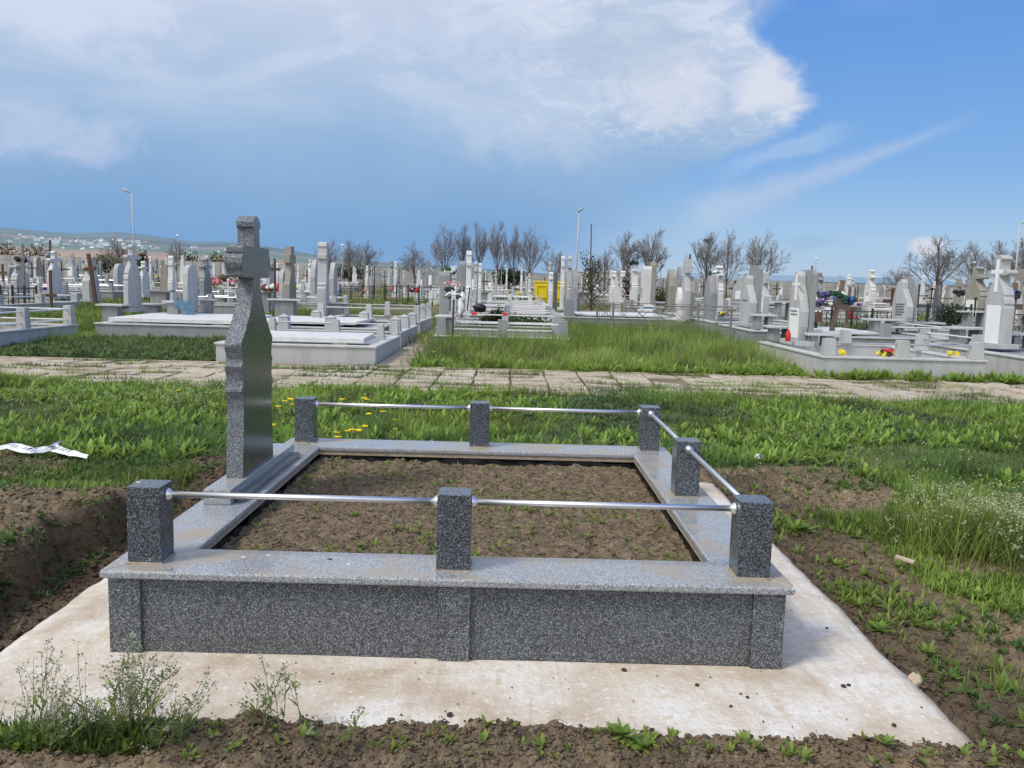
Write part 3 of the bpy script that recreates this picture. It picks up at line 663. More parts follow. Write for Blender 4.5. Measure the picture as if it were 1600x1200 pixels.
stele('tall squared cross monument with thick arms behind the rusty pipe fence', 1069, 29.5, 405, .8, .2, 'plain', 'mosaic_light', zb=.3, whitecross=False, back=(.9, 1.5, 'point', 'mosaic_mid'))
stele('small white headstone with inscription in front of the tall squared cross', 1059, 28.4, 449, .5, .14, 'point', 'mosaic_white', zb=.3, text=4)
stele('leaning smooth grey headstone with pointed top behind the pipe fence', 1106, 28.5, 431, 1.0, .17, 'point', 'mosaic_mid', zb=.3, back=(.8, 1.6, 'slab', 'mosaic_light'))
stele('white cross hung with white flowers beneath the bare trees', 1119, 38, 415, 1.0, .3, 'classic', 'mosaic_white', zb=.2)
stele('broad wave edged grey headstone with a squarer slab behind', 1166, 24.0, 430, 1.15, .2, 'wave', 'mosaic_light', zb=.40, text=1, back=(1.0, 1.7, 'slab', 'mosaic_mid'))
stele('light headstone with three black marked plaques past the wave edged headstone', 1190, 32.5, 427, .9, .2, 'plain', 'mosaic_light', zb=.3, plaque=(.15, .6), text=5)
stele('pale granite headstone with white cross, white plaque and oval portrait', 1243, 17.3, 423, .78, .17, 'wave', 'mosaic_light', zb=.40, plaque=(.10, .50), text=2, whitecross=True, back=(.8, 1.52, 'slab', 'mosaic_mid'))
stele('leaf shaped light grey headstone with rows of dark lettering', 1406, 23.2, 436, 1.0, .16, 'wave', 'mosaic_light', zb=.44, text=5, back=(.9, 1.45, 'round', 'mosaic_mid'))
stele('tall white cross monument with rounded lobes and mottled white plaque', 1553, 17.9, 398, .72, .22, 'classic', 'mosaic_light', zb=.42, plaque=(.04, .46), whitecross=True)
stele('slim white monument topped by a small cross in the open ground', 1357, 52, 421, 1.0, .32, 'classic', 'mosaic_white', zb=.2, plaque=(.15, .48), text=4)
stele('weathered cross with rounded arms rising behind the black ornate fence', 1521, 36, 416, 1.2, .34, 'classic', 'weathered', zb=.2, plaque=(.12, .4))
stele('plain brownish cross seen past the tall white cross monument', 1591, 33, 420, .9, .24, 'plain', 'weathered', zb=.2)
stele('small stone slab cross between the black fence and the tall white cross', 1546, 40, 441, .7, .24, 'plain', 'mosaic_mid', zb=.2)
stele('bulky white headstone with black decoration under the hillside village', 33, 36, 405, 1.0, .26, 'classic', 'mosaic_light', zb=.1)
stele('white cross topped headstone under the hillside village with stepped shoulders', 87, 37, 392, .95, .18, 'classic', 'mosaic_white', zb=.1)
stele('white post shaped headstone behind the leaning brown wooden cross', 143, 36, 405, .9, .3, 'plain', 'mosaic_light', zb=.1)
stele('small white headstone beside the dark conical evergreen', 226, 42, 408, .9, .2, 'classic', 'mosaic_white', zb=.1)
stele('rounded headstone under the nearest bare tree below the hills', 188, 44, 412, 1.0, .2, 'round', 'mosaic_light', zb=.1)
for a in (('stone table on one thick leg before the scalloped headstone', 178, 21.0, 475, .66, .5), ('stone table just past the scalloped headstone', 240, 22.4, 474, .62, .4),
          ('stone table draped with a blue cloth', 274, 21.4, 470, .5, .4), ('small stone table past the rounded headstone', 324, 22.4, 467, .5, .3),
          ('large stone table in front of the weathered blocky cross', 447, 24.2, 467, .95, .5), ('stone table under the ball topped monument', 527, 25.5, 472, .7, .4),
          ('stone table holding red and white flowers', 412, 30, 455, .8, .4)):
    table(*a, zb=.1, twin=False)
for a in (('stone table beside the wave edged headstone', 1190, 22.6, 491, .62, .5, .4), ('stone table at the edge of the surround by the red candle', 1217, 18.3, 509, .62, .55, .4),
          ('stone table in front of the wooden cross with flower wreaths', 1277, 17.0, 520, .62, .5, .4), ('stone table standing before the leaf shaped headstone', 1376, 22.8, 498, .9, .5, .4),
          ('stone table behind the leaf shaped headstone', 1441, 23.4, 503, .95, .5, .4), ('wide stone table next to the tall white cross', 1507, 19.2, 511, .9, .6, .4),
          ('stone table past the tall white cross at the picture edge', 1592, 18.0, 520, .8, .5, .4), ('stone table carrying a small black metal cross', 1519, 27.5, 486, .95, .5, .3),
          ('stone table in the middle of the open row behind the pipe fence', 1222, 30, 471, .8, .5, .3)):
    table(a[0], a[1], a[2], a[3], a[4], a[5], zb=a[6])

# wide pillar at the head of the white lined basin
X, z = at(689, 18.5)
t = thing('grave_pillar', (-1.45, 18.62, .37), 'thick grey stone pillar with overhanging cap behind the grassy mound', 'pillar')
MB().box(-.16, .16, -.22, .22, 0, .36).build('shaft', 'mosaic_mid', t, .01); MB().box(-.23, .23, -.28, .28, .361, .42).build('cap', 'coping_light', t, .02)

# ------------------------------------------------------------------ fences
def pipe_fence():
    z = float(far_rise(4, 22)); c = [(2.35, 22.0), (2.55, 20.6), (5.62, 21.3), (5.5, 24.3)]
    t = thing('pipe_fence', (4, 22, z), 'rusty thin pipe fence frame round an overgrown grassy plot', 'fence')
    # four posts placed on the ground, joined by rails and lattice wire
    P = []
    for px, Y in ((931.5, 23.8), (956, 21.6), (1140, 21.3), (1089, 24.2)):
        x, zz = at(px, Y); P.append(Vector((x-4, Y-22, 0)))
    h = 1.02
    for p in P: MB().tube([p+Vector((0, 0, -.2)), p+Vector((0, 0, h))], .028, 8).build('post', 'rust_iron', t)
    for a, b in ((0, 1), (1, 2), (2, 3), (3, 0)):
        for zz in (h-.03, h-.10, .50, .42) if a in (1, 3) else (h-.03, .50):
            MB().tube([P[a]+Vector((0, 0, zz)), P[b]+Vector((0, 0, zz))], .011, 6).build('rail', 'rust_iron', t)
    m = MB(); n = 6
    for k in range(1, n): q = P[0].lerp(P[1], k/n); m.tube([q+Vector((0, 0, .5)), q+Vector((0, 0, h-.03))], .009, 5)
    m.build('bars', 'rust_iron', t)
    for a, b in ((1, 2), (3, 0)):
        m = MB()
        for k in range(6):
            q0, q1 = P[a].lerp(P[b], k/6), P[a].lerp(P[b], (k+1)/6)
            m.tube([q0+Vector((0, 0, .5)), q1+Vector((0, 0, h-.1))], .006, 4); m.tube([q1+Vector((0, 0, .5)), q0+Vector((0, 0, h-.1))], .006, 4)
        m.build('lattice_wire', 'rust_iron', t)
    # small white and blue name plate hung on the fence
    q = P[1].lerp(P[2], .30)+Vector((0, -.04, h-.09))
    p = MB().prism([(.17*math.cos(a*math.pi/10), .085*math.sin(a*math.pi/10)) for a in range(20)], 'y', -.006, .006).build('plate', 'white_paint', t, loc=q)
    MB().box(-.15, .15, -.009, -.0065, -.022, .022).build('stripe', 'blue_cloth', p)
pipe_fence()
def iron_fence(label, px0, px1, Y, h, style, posts=5, Y1=None):
    Y1 = Y1 or Y; x0, z0 = at(px0, Y); x1, z1 = at(px1, Y1)
    L = math.hypot(x1-x0, Y1-Y); t = thing('iron_fence', (x0, Y, z0+.05), label, 'fence', None, math.atan2(Y1-Y, x1-x0))
    for k in range(posts):
        x = L*k/(posts-1); MB().box(x-.03, x+.03, -.03, .03, -.2, h*1.12).build('post', 'black_iron', t)
    MB().box(0, L, -.015, .015, h-.03, h).build('rail', 'black_iron', t); MB().box(0, L, -.015, .015, .1, .13).build('rail', 'black_iron', t)
    m = MB(); n = int(L/.16)
    if style == 'bars':
        for k in range(n): x = L*(k+.5)/n; m.box(x-.012, x+.012, -.012, .012, .1, h+.04)
    else:
        n = int(L/.30)
        for k in range(n):
            x = L*(k+.5)/n
            for s in (-1, 1):
                for zc_, a0 in ((h*.34, 0), (h*.72, 180)):
                    m.tube([(x+s*.075+.07*math.cos(R(a0+a*45)), 0, zc_+.085*math.sin(R(a0+a*45))*s) for a in range(7)], .011, 4, False)
            m.box(x-.01, x+.01, -.01, .01, .1, h)
    m.build('scrollwork' if style != 'bars' else 'bars', 'black_iron', t)
iron_fence('black barred iron fence behind the ball topped monument', 531, 601, 50, .72, 'bars')
iron_fence('black barred iron fence standing nearer than its twin, before the pink wreath', 602, 690, 45, .9, 'bars', 6)
iron_fence('black ornate iron fence with scrolls behind the wooden cross with flower wreaths', 1266, 1392, 28, .72, 'scroll', 5)
iron_fence('black ornate iron fence behind the leaf shaped headstone', 1424, 1514, 30, .9, 'scroll', 5)
iron_fence('black ornate iron fence beyond the tall white cross', 1570, 1640, 27, .8, 'scroll', 3)
iron_fence('low black picket fence under the hillside village', 2, 58, 30, .75, 'bars', 4)
iron_fence('dark low fence in the row before the yellow bins', 770, 835, 46, .5, 'bars', 4)

# ------------------------------------------------------------------ crosses of wood and iron
def cross(label, px, Y, pytop, mat='wood_dark', w=.7, t_=.09, arm=.72, lean=0, base=0, roof=False, kind='wood', group=None):
    X, z = at(px, Y); z += base; h = topz(px, pytop, Y)-z; OCC.append((X, Y))
    t = thing('wooden_cross' if kind == 'wood' else 'iron_cross', (X, Y, z), label, 'cross', group); t.rotation_euler[1] = lean
    if kind == 'wood':
        MB().box(-t_/2, t_/2, -t_/3, t_/3, -.1, h).build('upright', mat, t, .004); MB().box(-w/2, w/2, -t_/3-.012, t_/3-.012, h*arm-t_*.6, h*arm+t_*.6).build('crossbar', mat, t, .004)
    else:
        MB().tube([(0, 0, -.1), (0, 0, h-.04), (0, 0, h-.03), (0, 0, h), (0, 0, h+.04)], [.03, .03, .05, .06, .02], 6).build('upright', mat, t)
        m = MB().tube([(-w/2, 0, h*arm), (w/2, 0, h*arm)], .022, 6)
        for s in (-1, 1): m.ball((s*w/2, 0, h*arm), .05, 6)
        m.build('crossbar', mat, t)
    if roof: MB().prism([(-.3, h-.12), (0, h+.05), (.3, h-.12), (.3, h-.09), (0, h+.08), (-.3, h-.09)], 'y', -.08, .08).build('roof', mat, t)
    return t
cross('leaning dark brown wooden cross under the hillside village', 151, 33, 396, w=.42, t_=.13, lean=R(-7), arm=.72)
cross('small reddish wooden cross behind the white railings', 81, 27, 422, w=.36, t_=.08, mat='wood_dark', arm=.45)
cross('tall grey wooden post cross against the fields', 39, 31, 382, w=.2, t_=.08, mat='rust_iron', arm=.8)
cross('wooden cross with red and white flowers at its foot', 430, 29, 404, w=.40, t_=.07, mat='wood_dark', arm=.82)
cross('crooked brown wooden cross hung with purple and white wreaths', 1294, 20.5, 436, w=.60, t_=.11, arm=.60, lean=R(9), mat='wood_light', base=.2)
cross('weathered wooden cross hung with a blue and green wreath', 1320, 26, 447, w=.5, t_=.09, arm=.55, lean=R(2), mat='wood_light', base=.1)
cross('rust brown iron cross with ball ends behind the black fence', 1466, 38, 441, w=1.0, arm=.62, kind='iron', mat='wood_dark')
cross('thin black iron cross under the hillside village', 70, 52, 407, kind='iron', mat='black_iron', w=.7)
cross('black iron cross in front of the wall panels below the hills', 132, 52, 408, kind='iron', mat='black_iron', w=.8)
cross('dark iron cross before the wall beyond the black barred fence', 585, 62, 417, kind='iron', mat='black_iron', w=.8)
cross('reddish brown roofed wooden cross in the open ground', 1392, 42, 452, w=.9, arm=.6, t_=.14, roof=True)
cross('brown wooden cross with blue flowers beside the tall white cross', 1577, 24, 441, w=.5, t_=.13, arm=.55, mat='wood_light', base=.3)
cross('black iron cross left of the leafy bush by the black fence', 1432, 40, 446, kind='iron', mat='black_iron', w=.8)
cross('black iron cross with arched top next to the rust brown one', 1452, 40, 452, kind='iron', mat='black_iron', w=.7, roof=True)
cross('white painted iron cross before the low striped wreaths', 357, 36, 437, kind='iron', mat='white_paint', w=.9)
X, z = at(1271, 22)
t = thing('lantern_box', (X, 22, z+.1), 'dark lantern shrine on a post beside the flower wreaths', 'lantern')
MB().box(-.05, .05, -.05, .05, -.2, .55).build('post', 'black_iron', t); MB().box(-.14, .14, -.12, .12, .551, .9).build('housing', 'wood_dark', t, .01)
MB().add([(-.2, -.16, .901), (.2, -.16, .901), (.2, .16, .901), (-.2, .16, .901), (0, 0, 1.06)], [(0, 1, 4), (1, 2, 4), (2, 3, 4), (3, 0, 4), (3, 2, 1, 0)]).build('roof', 'rust_iron', t)
t = cross('small black metal cross standing on a stone table', 1519, 27.4, 466, kind='iron', mat='black_iron', w=.62, arm=.3, base=.84)

# ------------------------------------------------------------------ flowers, wreaths and small items on graves
def flowers(name, label, X, Y, z, parts, rz=0, cat='flowers', group=None):
    t = thing(name, (X, Y, z), label, cat, group, rz)
    for nme, mat, cnt, rad, r, cz in parts:
        m = MB()
        for k in range(cnt):
            a, q = rnd.random()*6.28, rad*math.sqrt(rnd.random()); m.ball((q*math.cos(a), q*math.sin(a)*.5, cz+rnd.uniform(-.5, .5)*rad*.6), r*rnd.uniform(.7, 1.2), 6, .8, .5)
        m.build(nme, mat, t)
    return t
def pxpt(px, py, Y):
    d = ray(px, py); s = Y/d.y; return d.x*s, Y, EYE+d.z*s
for lab, px, py, Y, rad, parts in (
    ('purple flower wreath on the crooked wooden cross', 1287, 461, 20.3, .16, [('leaves', 'wreath_green'), ('flower', 'petal_purple')]),
    ('purple and pink flower bunch low on the crooked wooden cross', 1280, 474, 20.2, .16, [('leaves', 'wreath_green'), ('flower', 'petal_purple'), ('flower', 'petal_pink')]),
    ('white rose bunch in the middle of the crooked wooden cross', 1294, 474, 20.1, .12, [('flower', 'petal_white'), ('leaves', 'wreath_green')]),
    ('dark green wreath with white flowers at the top of the crooked wooden cross', 1306, 460, 20.3, .18, [('leaves', 'wreath_green'), ('leaves', 'wreath_green'), ('flower', 'petal_white')]),
    ('white flower bunch hanging lowest on the crooked wooden cross', 1280, 485, 20.2, .10, [('flower', 'petal_white')]),
    ('blue and green wreath on the weathered wooden cross', 1321, 470, 25.8, .28, [('leaves', 'wreath_green'), ('leaves', 'wreath_green'), ('flower', 'petal_blue')]),
    ('blue flower bunch on the brown cross by the tall white cross', 1577, 460, 23.8, .26, [('leaves', 'black_plastic'), ('flower', 'petal_blue')]),
    ('red and white flowers on the stone table', 424, 449, 29.7, .28, [('flower', 'petal_red'), ('flower', 'petal_white'), ('leaves', 'wreath_green')]),
    ('second red and white bunch, on the far end of the same stone table', 436, 450, 29.8, .16, [('flower', 'petal_red'), ('flower', 'petal_white')]),
    ('dark flower bunch crowning the white tapering pillar', 990, 411, 44.8, .24, [('leaves', 'black_plastic'), ('leaves', 'wreath_green')]),
    ('white flower spray on the white cross beneath the bare trees', 1117, 427, 37.7, .28, [('flower', 'petal_white'), ('leaves', 'wreath_green')]),
    ('green and white wreath beside the short white headstone', 701, 424, 26.8, .22, [('leaves', 'wreath_green'), ('flower', 'petal_white')]),
    ('dark wreath hanging from the bulky white headstone', 33, 405, 35.7, .3, [('leaves', 'black_plastic')]),
    ('orange and green flowers behind the pipe fence', 1132, 491, 23.2, .14, [('flower', 'petal_yellow'), ('flower', 'petal_pink'), ('leaves', 'wreath_green')]),
    ('dark bouquet on the railing beside the leafy bush', 1500, 458, 38, .3, [('leaves', 'black_plastic')]),
    ('red flowers on the iron fence before the pink wreath', 646, 453, 44.5, .25, [('flower', 'petal_red'), ('leaves', 'black_plastic')]),
    ('brown and cream wreath propped behind the dark granite cross', 340, 437, 37, .42, [('flower', 'petal_pink'), ('leaves', 'wood_light')]),
    ('second brown and cream wreath touching the dark granite cross', 356, 441, 37, .36, [('flower', 'petal_pink'), ('leaves', 'wood_light'), ('flower', 'petal_white')])):
    x, y, z = pxpt(px, py, Y)
    flowers('flower_bunch', lab, x, y, z, [(a, b_, 9, rad, rad*.36, 0) for a, b_ in parts])
for lab, px, py, Y, mats, n_ in (('yellow flowers lying in the white lined basin, nearest the corner post', 1307, 551, 15.6, ('petal_yellow',), 7),
    ('yellow and orange wreath lying in the white lined basin', 1386, 551, 15.9, ('petal_yellow', 'petal_red', 'wreath_green'), 9),
    ('green leafed flower bunch lying against the middle post of the basin', 1397, 548, 16.2, ('wreath_green', 'petal_white'), 8),
    ('pale yellow flowers lying before the far corner of the basin', 1486, 554, 15.6, ('petal_yellow',), 9)):
    x, y, z = pxpt(px, py, Y)
    flowers('flower_bunch', lab, x, y, z, [('leaves' if 'green' in mm else 'flower', mm, n_, .16, .045, 0) for mm in mats])
# wreath on its stand
x, z = at(705.5, 18.1); t = thing('wreath_stand', (x, 18.1, z+.2), 'pink and white wreath high on a thin brown stand', 'wreath')
MB().tube([(0, 0, -.3), (.03, 0, .9)], .025, 6).build('stand', 'wood_dark', t)
for nme, mt, cnt, cz, rad in (('flower', 'petal_pink', 14, 1.22, .17), ('flower', 'petal_white', 12, 1.24, .18), ('leaves', 'wreath_green', 20, 1.10, .18), ('leaves', 'black_plastic', 10, .98, .2)):
    m = MB()
    for k in range(cnt):
        a = rnd.random()*6.28; q = rad*math.sqrt(rnd.random()); m.ball((q*math.cos(a)*1.05, q*math.sin(a)*.5, cz+rnd.uniform(-.05, .05)), .026 if nme != 'leaves' else .035, 6, .7, .6)
    m.build(nme, mt, t)
MB().tube([(-.16, -.06, .96), (-.06, -.1, 1.04), (.04, -.1, 1.0), (.15, -.06, 1.03)], [.012, .03, .026, .012], 6).build('ribbon', 'petal_white', t)
def blob(name, label, cat, px, py, Y, mat, r, sz=1, j=.1, n=8):
    x, y, z = pxpt(px, py, Y); o = MB().ball((0, 0, 0), r, n, sz, j).build(name, mat, loc=(x, y, z), smooth=True); return tag(o, label, cat)
def candle(label, px, py, Y, mat):
    x, y, z = pxpt(px, py, Y); t = thing('grave_candle', (x, y, z), label, 'candle')
    MB().tube([(0, 0, 0), (0, 0, .02), (0, 0, .15), (0, 0, .19)], [.05, .055, .05, .03], 10).build('jar', mat, t, smooth=True); MB().tube([(0, 0, .191), (0, 0, .235)], [.035, .012], 8).build('lid', mat, t)
candle('red grave candle on the plinth of the white plaque headstone', 1231, 533, 16.9, 'red_plastic')
for k, (px, py, Y, l) in enumerate(((742, 490, 20.9, 'red flower hanging on the white rails by the leafy plants'), (790, 491, 20.9, 'red flower on the middle post of the rails'))):
    x, y, z = pxpt(px, py, Y); flowers('flower_bunch', l, x, y, z, [('flower', 'petal_red', 7, .05, .04, 0)])
blob('rubbish_bag', 'black rubbish bag lying on a grave coping in the middle row', 'bag', 750, 481, 24.5, 'black_plastic', .22, .6, .25, 10)
# blue cloth over the table
x, y, z = pxpt(275, 470, 21.15)
m = MB(); nx, nz = 12, 9; vs = []
for i in range(nx):
    for j in range(nz): u, w_ = i/(nx-1), j/(nz-1); vs.append((-.05+u*.50, -.03*math.sin(u*14)*w_-.02, -w_*(.10+.55*u)+.01))
m.add(vs, [(i*nz+j, i*nz+j+1, (i+1)*nz+j+1, (i+1)*nz+j) for i in range(nx-1) for j in range(nz-1)])
tag(m.build('cloth', 'blue_cloth', loc=(x, y, z), smooth=True), 'blue cloth hanging crumpled from the stone table', 'cloth')
# light blue ribbons and dark stakes in the middle rows
for l, px, py0, py1, Y, mt, r in (('thin dark stake with pale blue ribbon beside the pink wreath', 725, 448, 497, 21.5, 'black_iron', .02), ('thin leaning dark stake past the blue ribbon', 734, 449, 484, 23, 'wood_dark', .02)):
    a = Vector(pxpt(px, py0, Y)); b_ = Vector(pxpt(px-4, py1, Y)); tag(MB().tube([b_-a, (0, 0, 0)], r, 6).build('stake', mt, loc=a), l, 'stake')
x, y, z = pxpt(721, 470, 21.3); o = MB().tube([(0.04, 0, .22), (.02, 0, .1), (-.02, 0, 0), (.0, 0, -.15), (-.04, 0, -.3)], [.03, .09, .06, .08, .05], 6).build('ribbon', 'petal_white', loc=(x, y, z)); tag(o, 'pale ribbon tied to the thin dark stake', 'ribbon')
# yellow bins
def bin_(label, px, Y, w=.82):
    X, z = at(px, Y); OCC.append((X, Y)); t = thing('rubbish_bin', (X, Y, z+.15), label, 'bin')
    MB().add([(-w*.42, -.35, .1), (w*.42, -.35, .1), (w*.42, .3, .1), (-w*.42, .3, .1), (-w/2, -.42, 1.18), (w/2, -.42, 1.18), (w/2, .42, 1.18), (-w/2, .42, 1.18)],
             [(3, 2, 1, 0), (4, 5, 6, 7), (0, 1, 5, 4), (1, 2, 6, 5), (2, 3, 7, 6), (3, 0, 4, 7)]).build('body', 'yellow_plastic', t, .03)
    MB().box(-w/2-.03, w/2+.03, -.46, .44, 1.19, 1.27).build('lid', 'yellow_plastic', t, .02)
    m = MB(); 
    for a in (-.26, .26): m.box(a-.03, a+.03, -.445, -.40, .35, 1.1)
    m.box(-.26, .26, -.445, -.40, .98, 1.05).box(-.26, .26, -.445, -.40, .35, .42); m.build('rib', 'yellow_plastic', t, .01)
    for s in (-1, 1): MB().tube([(s*.3-.05, .2, .1), (s*.3+.05, .2, .1)], .1, 12).build('wheel', 'black_plastic', t)
bin_('yellow wheeled rubbish bin standing clear of the monuments', 845, 47, .8); bin_('second yellow bin half hidden between dark and white monuments', 870, 47, .8)

# ------------------------------------------------------------------ lamp posts
def lamp(label, px, Y, pytop, lean=0, arm=-.45, r=.07, small=False):
    X, z = at(px, Y); zt = topz(px, pytop, Y); h = zt-z; t = thing('lamp_post', (X, Y, z), label, 'lamp post'); t.rotation_euler[1] = lean
    MB().tube([(0, 0, -.2), (0, 0, h*.5), (0, 0, h-.25)], [r, r*.8, r*.6], 8).build('pole', 'lamp_metal', t, smooth=True)
    MB().tube([(0, 0, h-.25), (arm*.3, 0, h-.05), (arm*.5, 0, h)], r*.5, 6).build('bracket', 'lamp_metal', t)
    hd = MB().ball((0, 0, 0), .22, 10, .45).build('lamp_head', 'lamp_metal', t, smooth=True, loc=(arm*.8, -.02, h)); hd.scale = (1.25, .8, .9); hd.rotation_euler[1] = R(35 if arm < 0 else -35)
    MB().ball((0, -.03, -.03), .16, 8, .35).build('lens', 'lamp_glass', hd)
lamp('slim lamp post with oval head standing before the hills', 213.5, 62, 298, R(-1.5), -.45, .075)
lamp('slim lamp post standing behind the leafy young tree', 898, 62, 327, R(1.0), .12, .075)
lamp('lamp post by the bare trees at the picture edge', 1581, 60, 345, 0, .34, .08)
for px, py, Y, l in ((34, 367, 100, 'thin distant lamp post before the hillside village'), (535, 383, 100, 'thin distant lamp post among the bare trees past the dark granite cross'), (783, 392, 100, 'thin distant lamp post among the slender bare trees'),
                     (1031, 397, 100, 'thin distant lamp post beside the twin bare trees'), (1271, 404, 95, 'thin distant lamp post over the blue shed roof'), (1517, 410, 95, 'thin distant lamp post by the crowded bare trees'), (279, 368, 100, 'thin distant lamp post behind a small bare tree')):
    X, z = at(px, Y); h = topz(px, py, Y)-z; t = thing('lamp_post', (X, Y, z), l, 'lamp post')
    MB().tube([(0, 0, 0), (0, 0, h)], .045, 5).build('pole', 'lamp_metal', t); MB().ball((0, 0, h), .2, 6, .7).build('lamp_head', 'white_paint', t)
for px, py, Y, r, l in ((922, 350, 60, .055, 'tall thin dark pole rising out of the leafy young tree'), (1266, 415, 60, .08, 'dark leaning stake over the blue shed roof'), (1075, 397, 31, .045, 'thin dark pole beside the tall squared cross'), (82, 375, 60, .09, 'thin leaning dark pole under the hillside village')):
    X, z = at(px, Y); h = topz(px, py, Y)-z; tag(MB().tube([(0, 0, -.1), (-h*.02, 0, h)], [r, r*.7], 6).build('pole', 'wood_dark', loc=(X, Y, z)), l, 'pole')

# ------------------------------------------------------------------ boundary wall, sheds
t = thing('boundary_wall', (0, 122, 0), 'long grey wall of upright precast concrete panels round the graveyard', 'wall')
m = MB(); mp = MB()
def wall_top(px): return np.interp(px, [-200, 0, 300, 600, 800, 1000, 1200, 1500, 1800], [392, 398, 408, 419, 428, 433, 438.5, 449, 458])
for k in range(-62, 63):
    xa = k*2.0; pxa = 800+1321*(xa+1)/122
    zt = topz(pxa, float(wall_top(pxa)), 122); zb = float(far_rise(xa, 122))-.6
    m.box(xa+.10, xa+1.90, -.06, .06, zb, zt)
    mp.box(xa-.09, xa+.09, -.12, .09, zb, zt+.06)
    for q in range(1, 4): m.box(xa+.10, xa+1.9, -.085, -.061, zt-.03-q*.62, zt-q*.62)
m.build('panels', 'wall_concrete', t); mp.build('pillars', 'wall_concrete', t)
def shed(label, px0, px1, pyt, Y, roof, wall, dh):
    xa, xb = (px0-800)/1321*Y, (px1-800)/1321*Y; zt = topz((px0+px1)/2, pyt, Y); t = thing('shed', ((xa+xb)/2, Y, 0), label, 'building'); w = (xb-xa)/2
    MB().box(-w, w, 0, 18, -2, zt-dh).build('wall', wall, t); MB().prism([(0-.6, zt-dh+.01), (9, zt), (18.6, zt-dh+.01)], 'x', -w-.4, w+.4).build('roof', roof, t)
    if wall == 'shed_wall':
        m = MB()
        for q in range(8): a = -w+w*2*(q+.5)/8; m.box(a-.6, a+.6, -.05, -.01, zt-dh-1.9, zt-dh-.5)
        m.build('windows', 'black_iron', t)
shed('long low shed with blue grey metal roof beyond the boundary wall', 1085, 1500, 430.5, 170, 'shed_roof', 'shed_wall', 1.3)
shed('white industrial building with light roof beyond the leafy young tree', 868, 955, 420, 190, 'house_roof_grey', 'white_paint', .7)
shed('white building with grey roof beyond the leafy young tree, the smaller one', 968, 1012, 421, 190, 'house_roof_grey', 'white_paint', .7)

# ------------------------------------------------------------------ bare trees
def bare_tree(seed, upright, spread, levels=5, n1=8):
    q = random.Random(seed); tr = MB(); br = MB()
    def limb(p, d, L, r, lev, mb):
        k = 3 if lev < levels else 2; pts = [p]; dd = d.copy()
        for i in range(k):
            dd = (dd + Vector((q.gauss(0, .11), q.gauss(0, .11), q.gauss(.04, .06)))).normalized(); pts.append(pts[-1]+dd*L/k)
        rs = [max(r*(1-.42*i/k), .0013) for i in range(k+1)]
        mb.tube(pts, rs, 5 if lev < 3 else 3, False)
        if lev >= levels: return
        nb = {1: n1, 2: 5, 3: 5, 4: 4}.get(lev, 3)
        for j in range(nb):
            f = (.30 if lev > 1 else .25)+.70*(j+q.random()*.6)/nb; f = min(f, 1); i0 = min(int(f*k), k-1); pt = pts[i0].lerp(pts[i0+1], f*k-i0)
            ax = dd.cross(Vector((q.gauss(0, 1), q.gauss(0, 1), q.gauss(0, 1)))).normalized(); an = q.uniform(.35, .8)*spread
            nd = (Matrix.Rotation(an, 3, ax) @ dd); nd.z = nd.z*1 + upright*.6; nd.normalize()
            limb(pt, nd, L*q.uniform(.50, .72)*(1.05-.3*f), rs[i0]*.44, lev+1, br)
    # trunk
    pts = [Vector((0, 0, -.03)), Vector((q.gauss(0, .01), 0, .10)), Vector((q.gauss(0, .015), 0, .20))]
    tr.tube(pts, [.020, .016, .014], 7)
    for j in range(n1):
        a = j*6.283/n1+q.random(); el = q.uniform(.30, .95)*min(spread, 1.25); d = Vector((math.sin(el)*math.cos(a), math.sin(el)*math.sin(a), math.cos(el)))
        limb(pts[1].lerp(pts[2], .3+.7*q.random()), d, q.uniform(.30, .42), .0070, 2, br)
    tr.tube([pts[2], pts[2]+Vector((.01, 0, .25)), pts[2]+Vector((0, .02, .48))], [.013, .008, .003], 5)
    for j in range(10):
        f = j/10; a = q.random()*6.28; el = q.uniform(.4, .8)*spread; limb(pts[2]+Vector((0, 0, .05+.42*f)), Vector((math.sin(el)*math.cos(a), math.sin(el)*math.sin(a), math.cos(el))), .28*(1-.45*f), .0055, 3, br)
    mx = max(v[2] for v in br.v)
    for mb in (tr, br): mb.v = [(x/mx, y/mx, z/mx) for x, y, z in mb.v]
    return tr, br
TV = []
for sd, upr, spr in ((1, .05, 1.15), (2, .15, .90), (3, .22, .75), (4, .0, 1.3), (5, .08, 1.05), (6, .14, .85), (7, .12, 1.0)):
    tr, br = bare_tree(sd, upr, spr); root = thing('bare_tree', (0, 0, 0), 'x', 'tree'); tr.build('trunk', 'bark', root, smooth=True); br.build('crown', 'twig', root)
    TV.append([root, False])
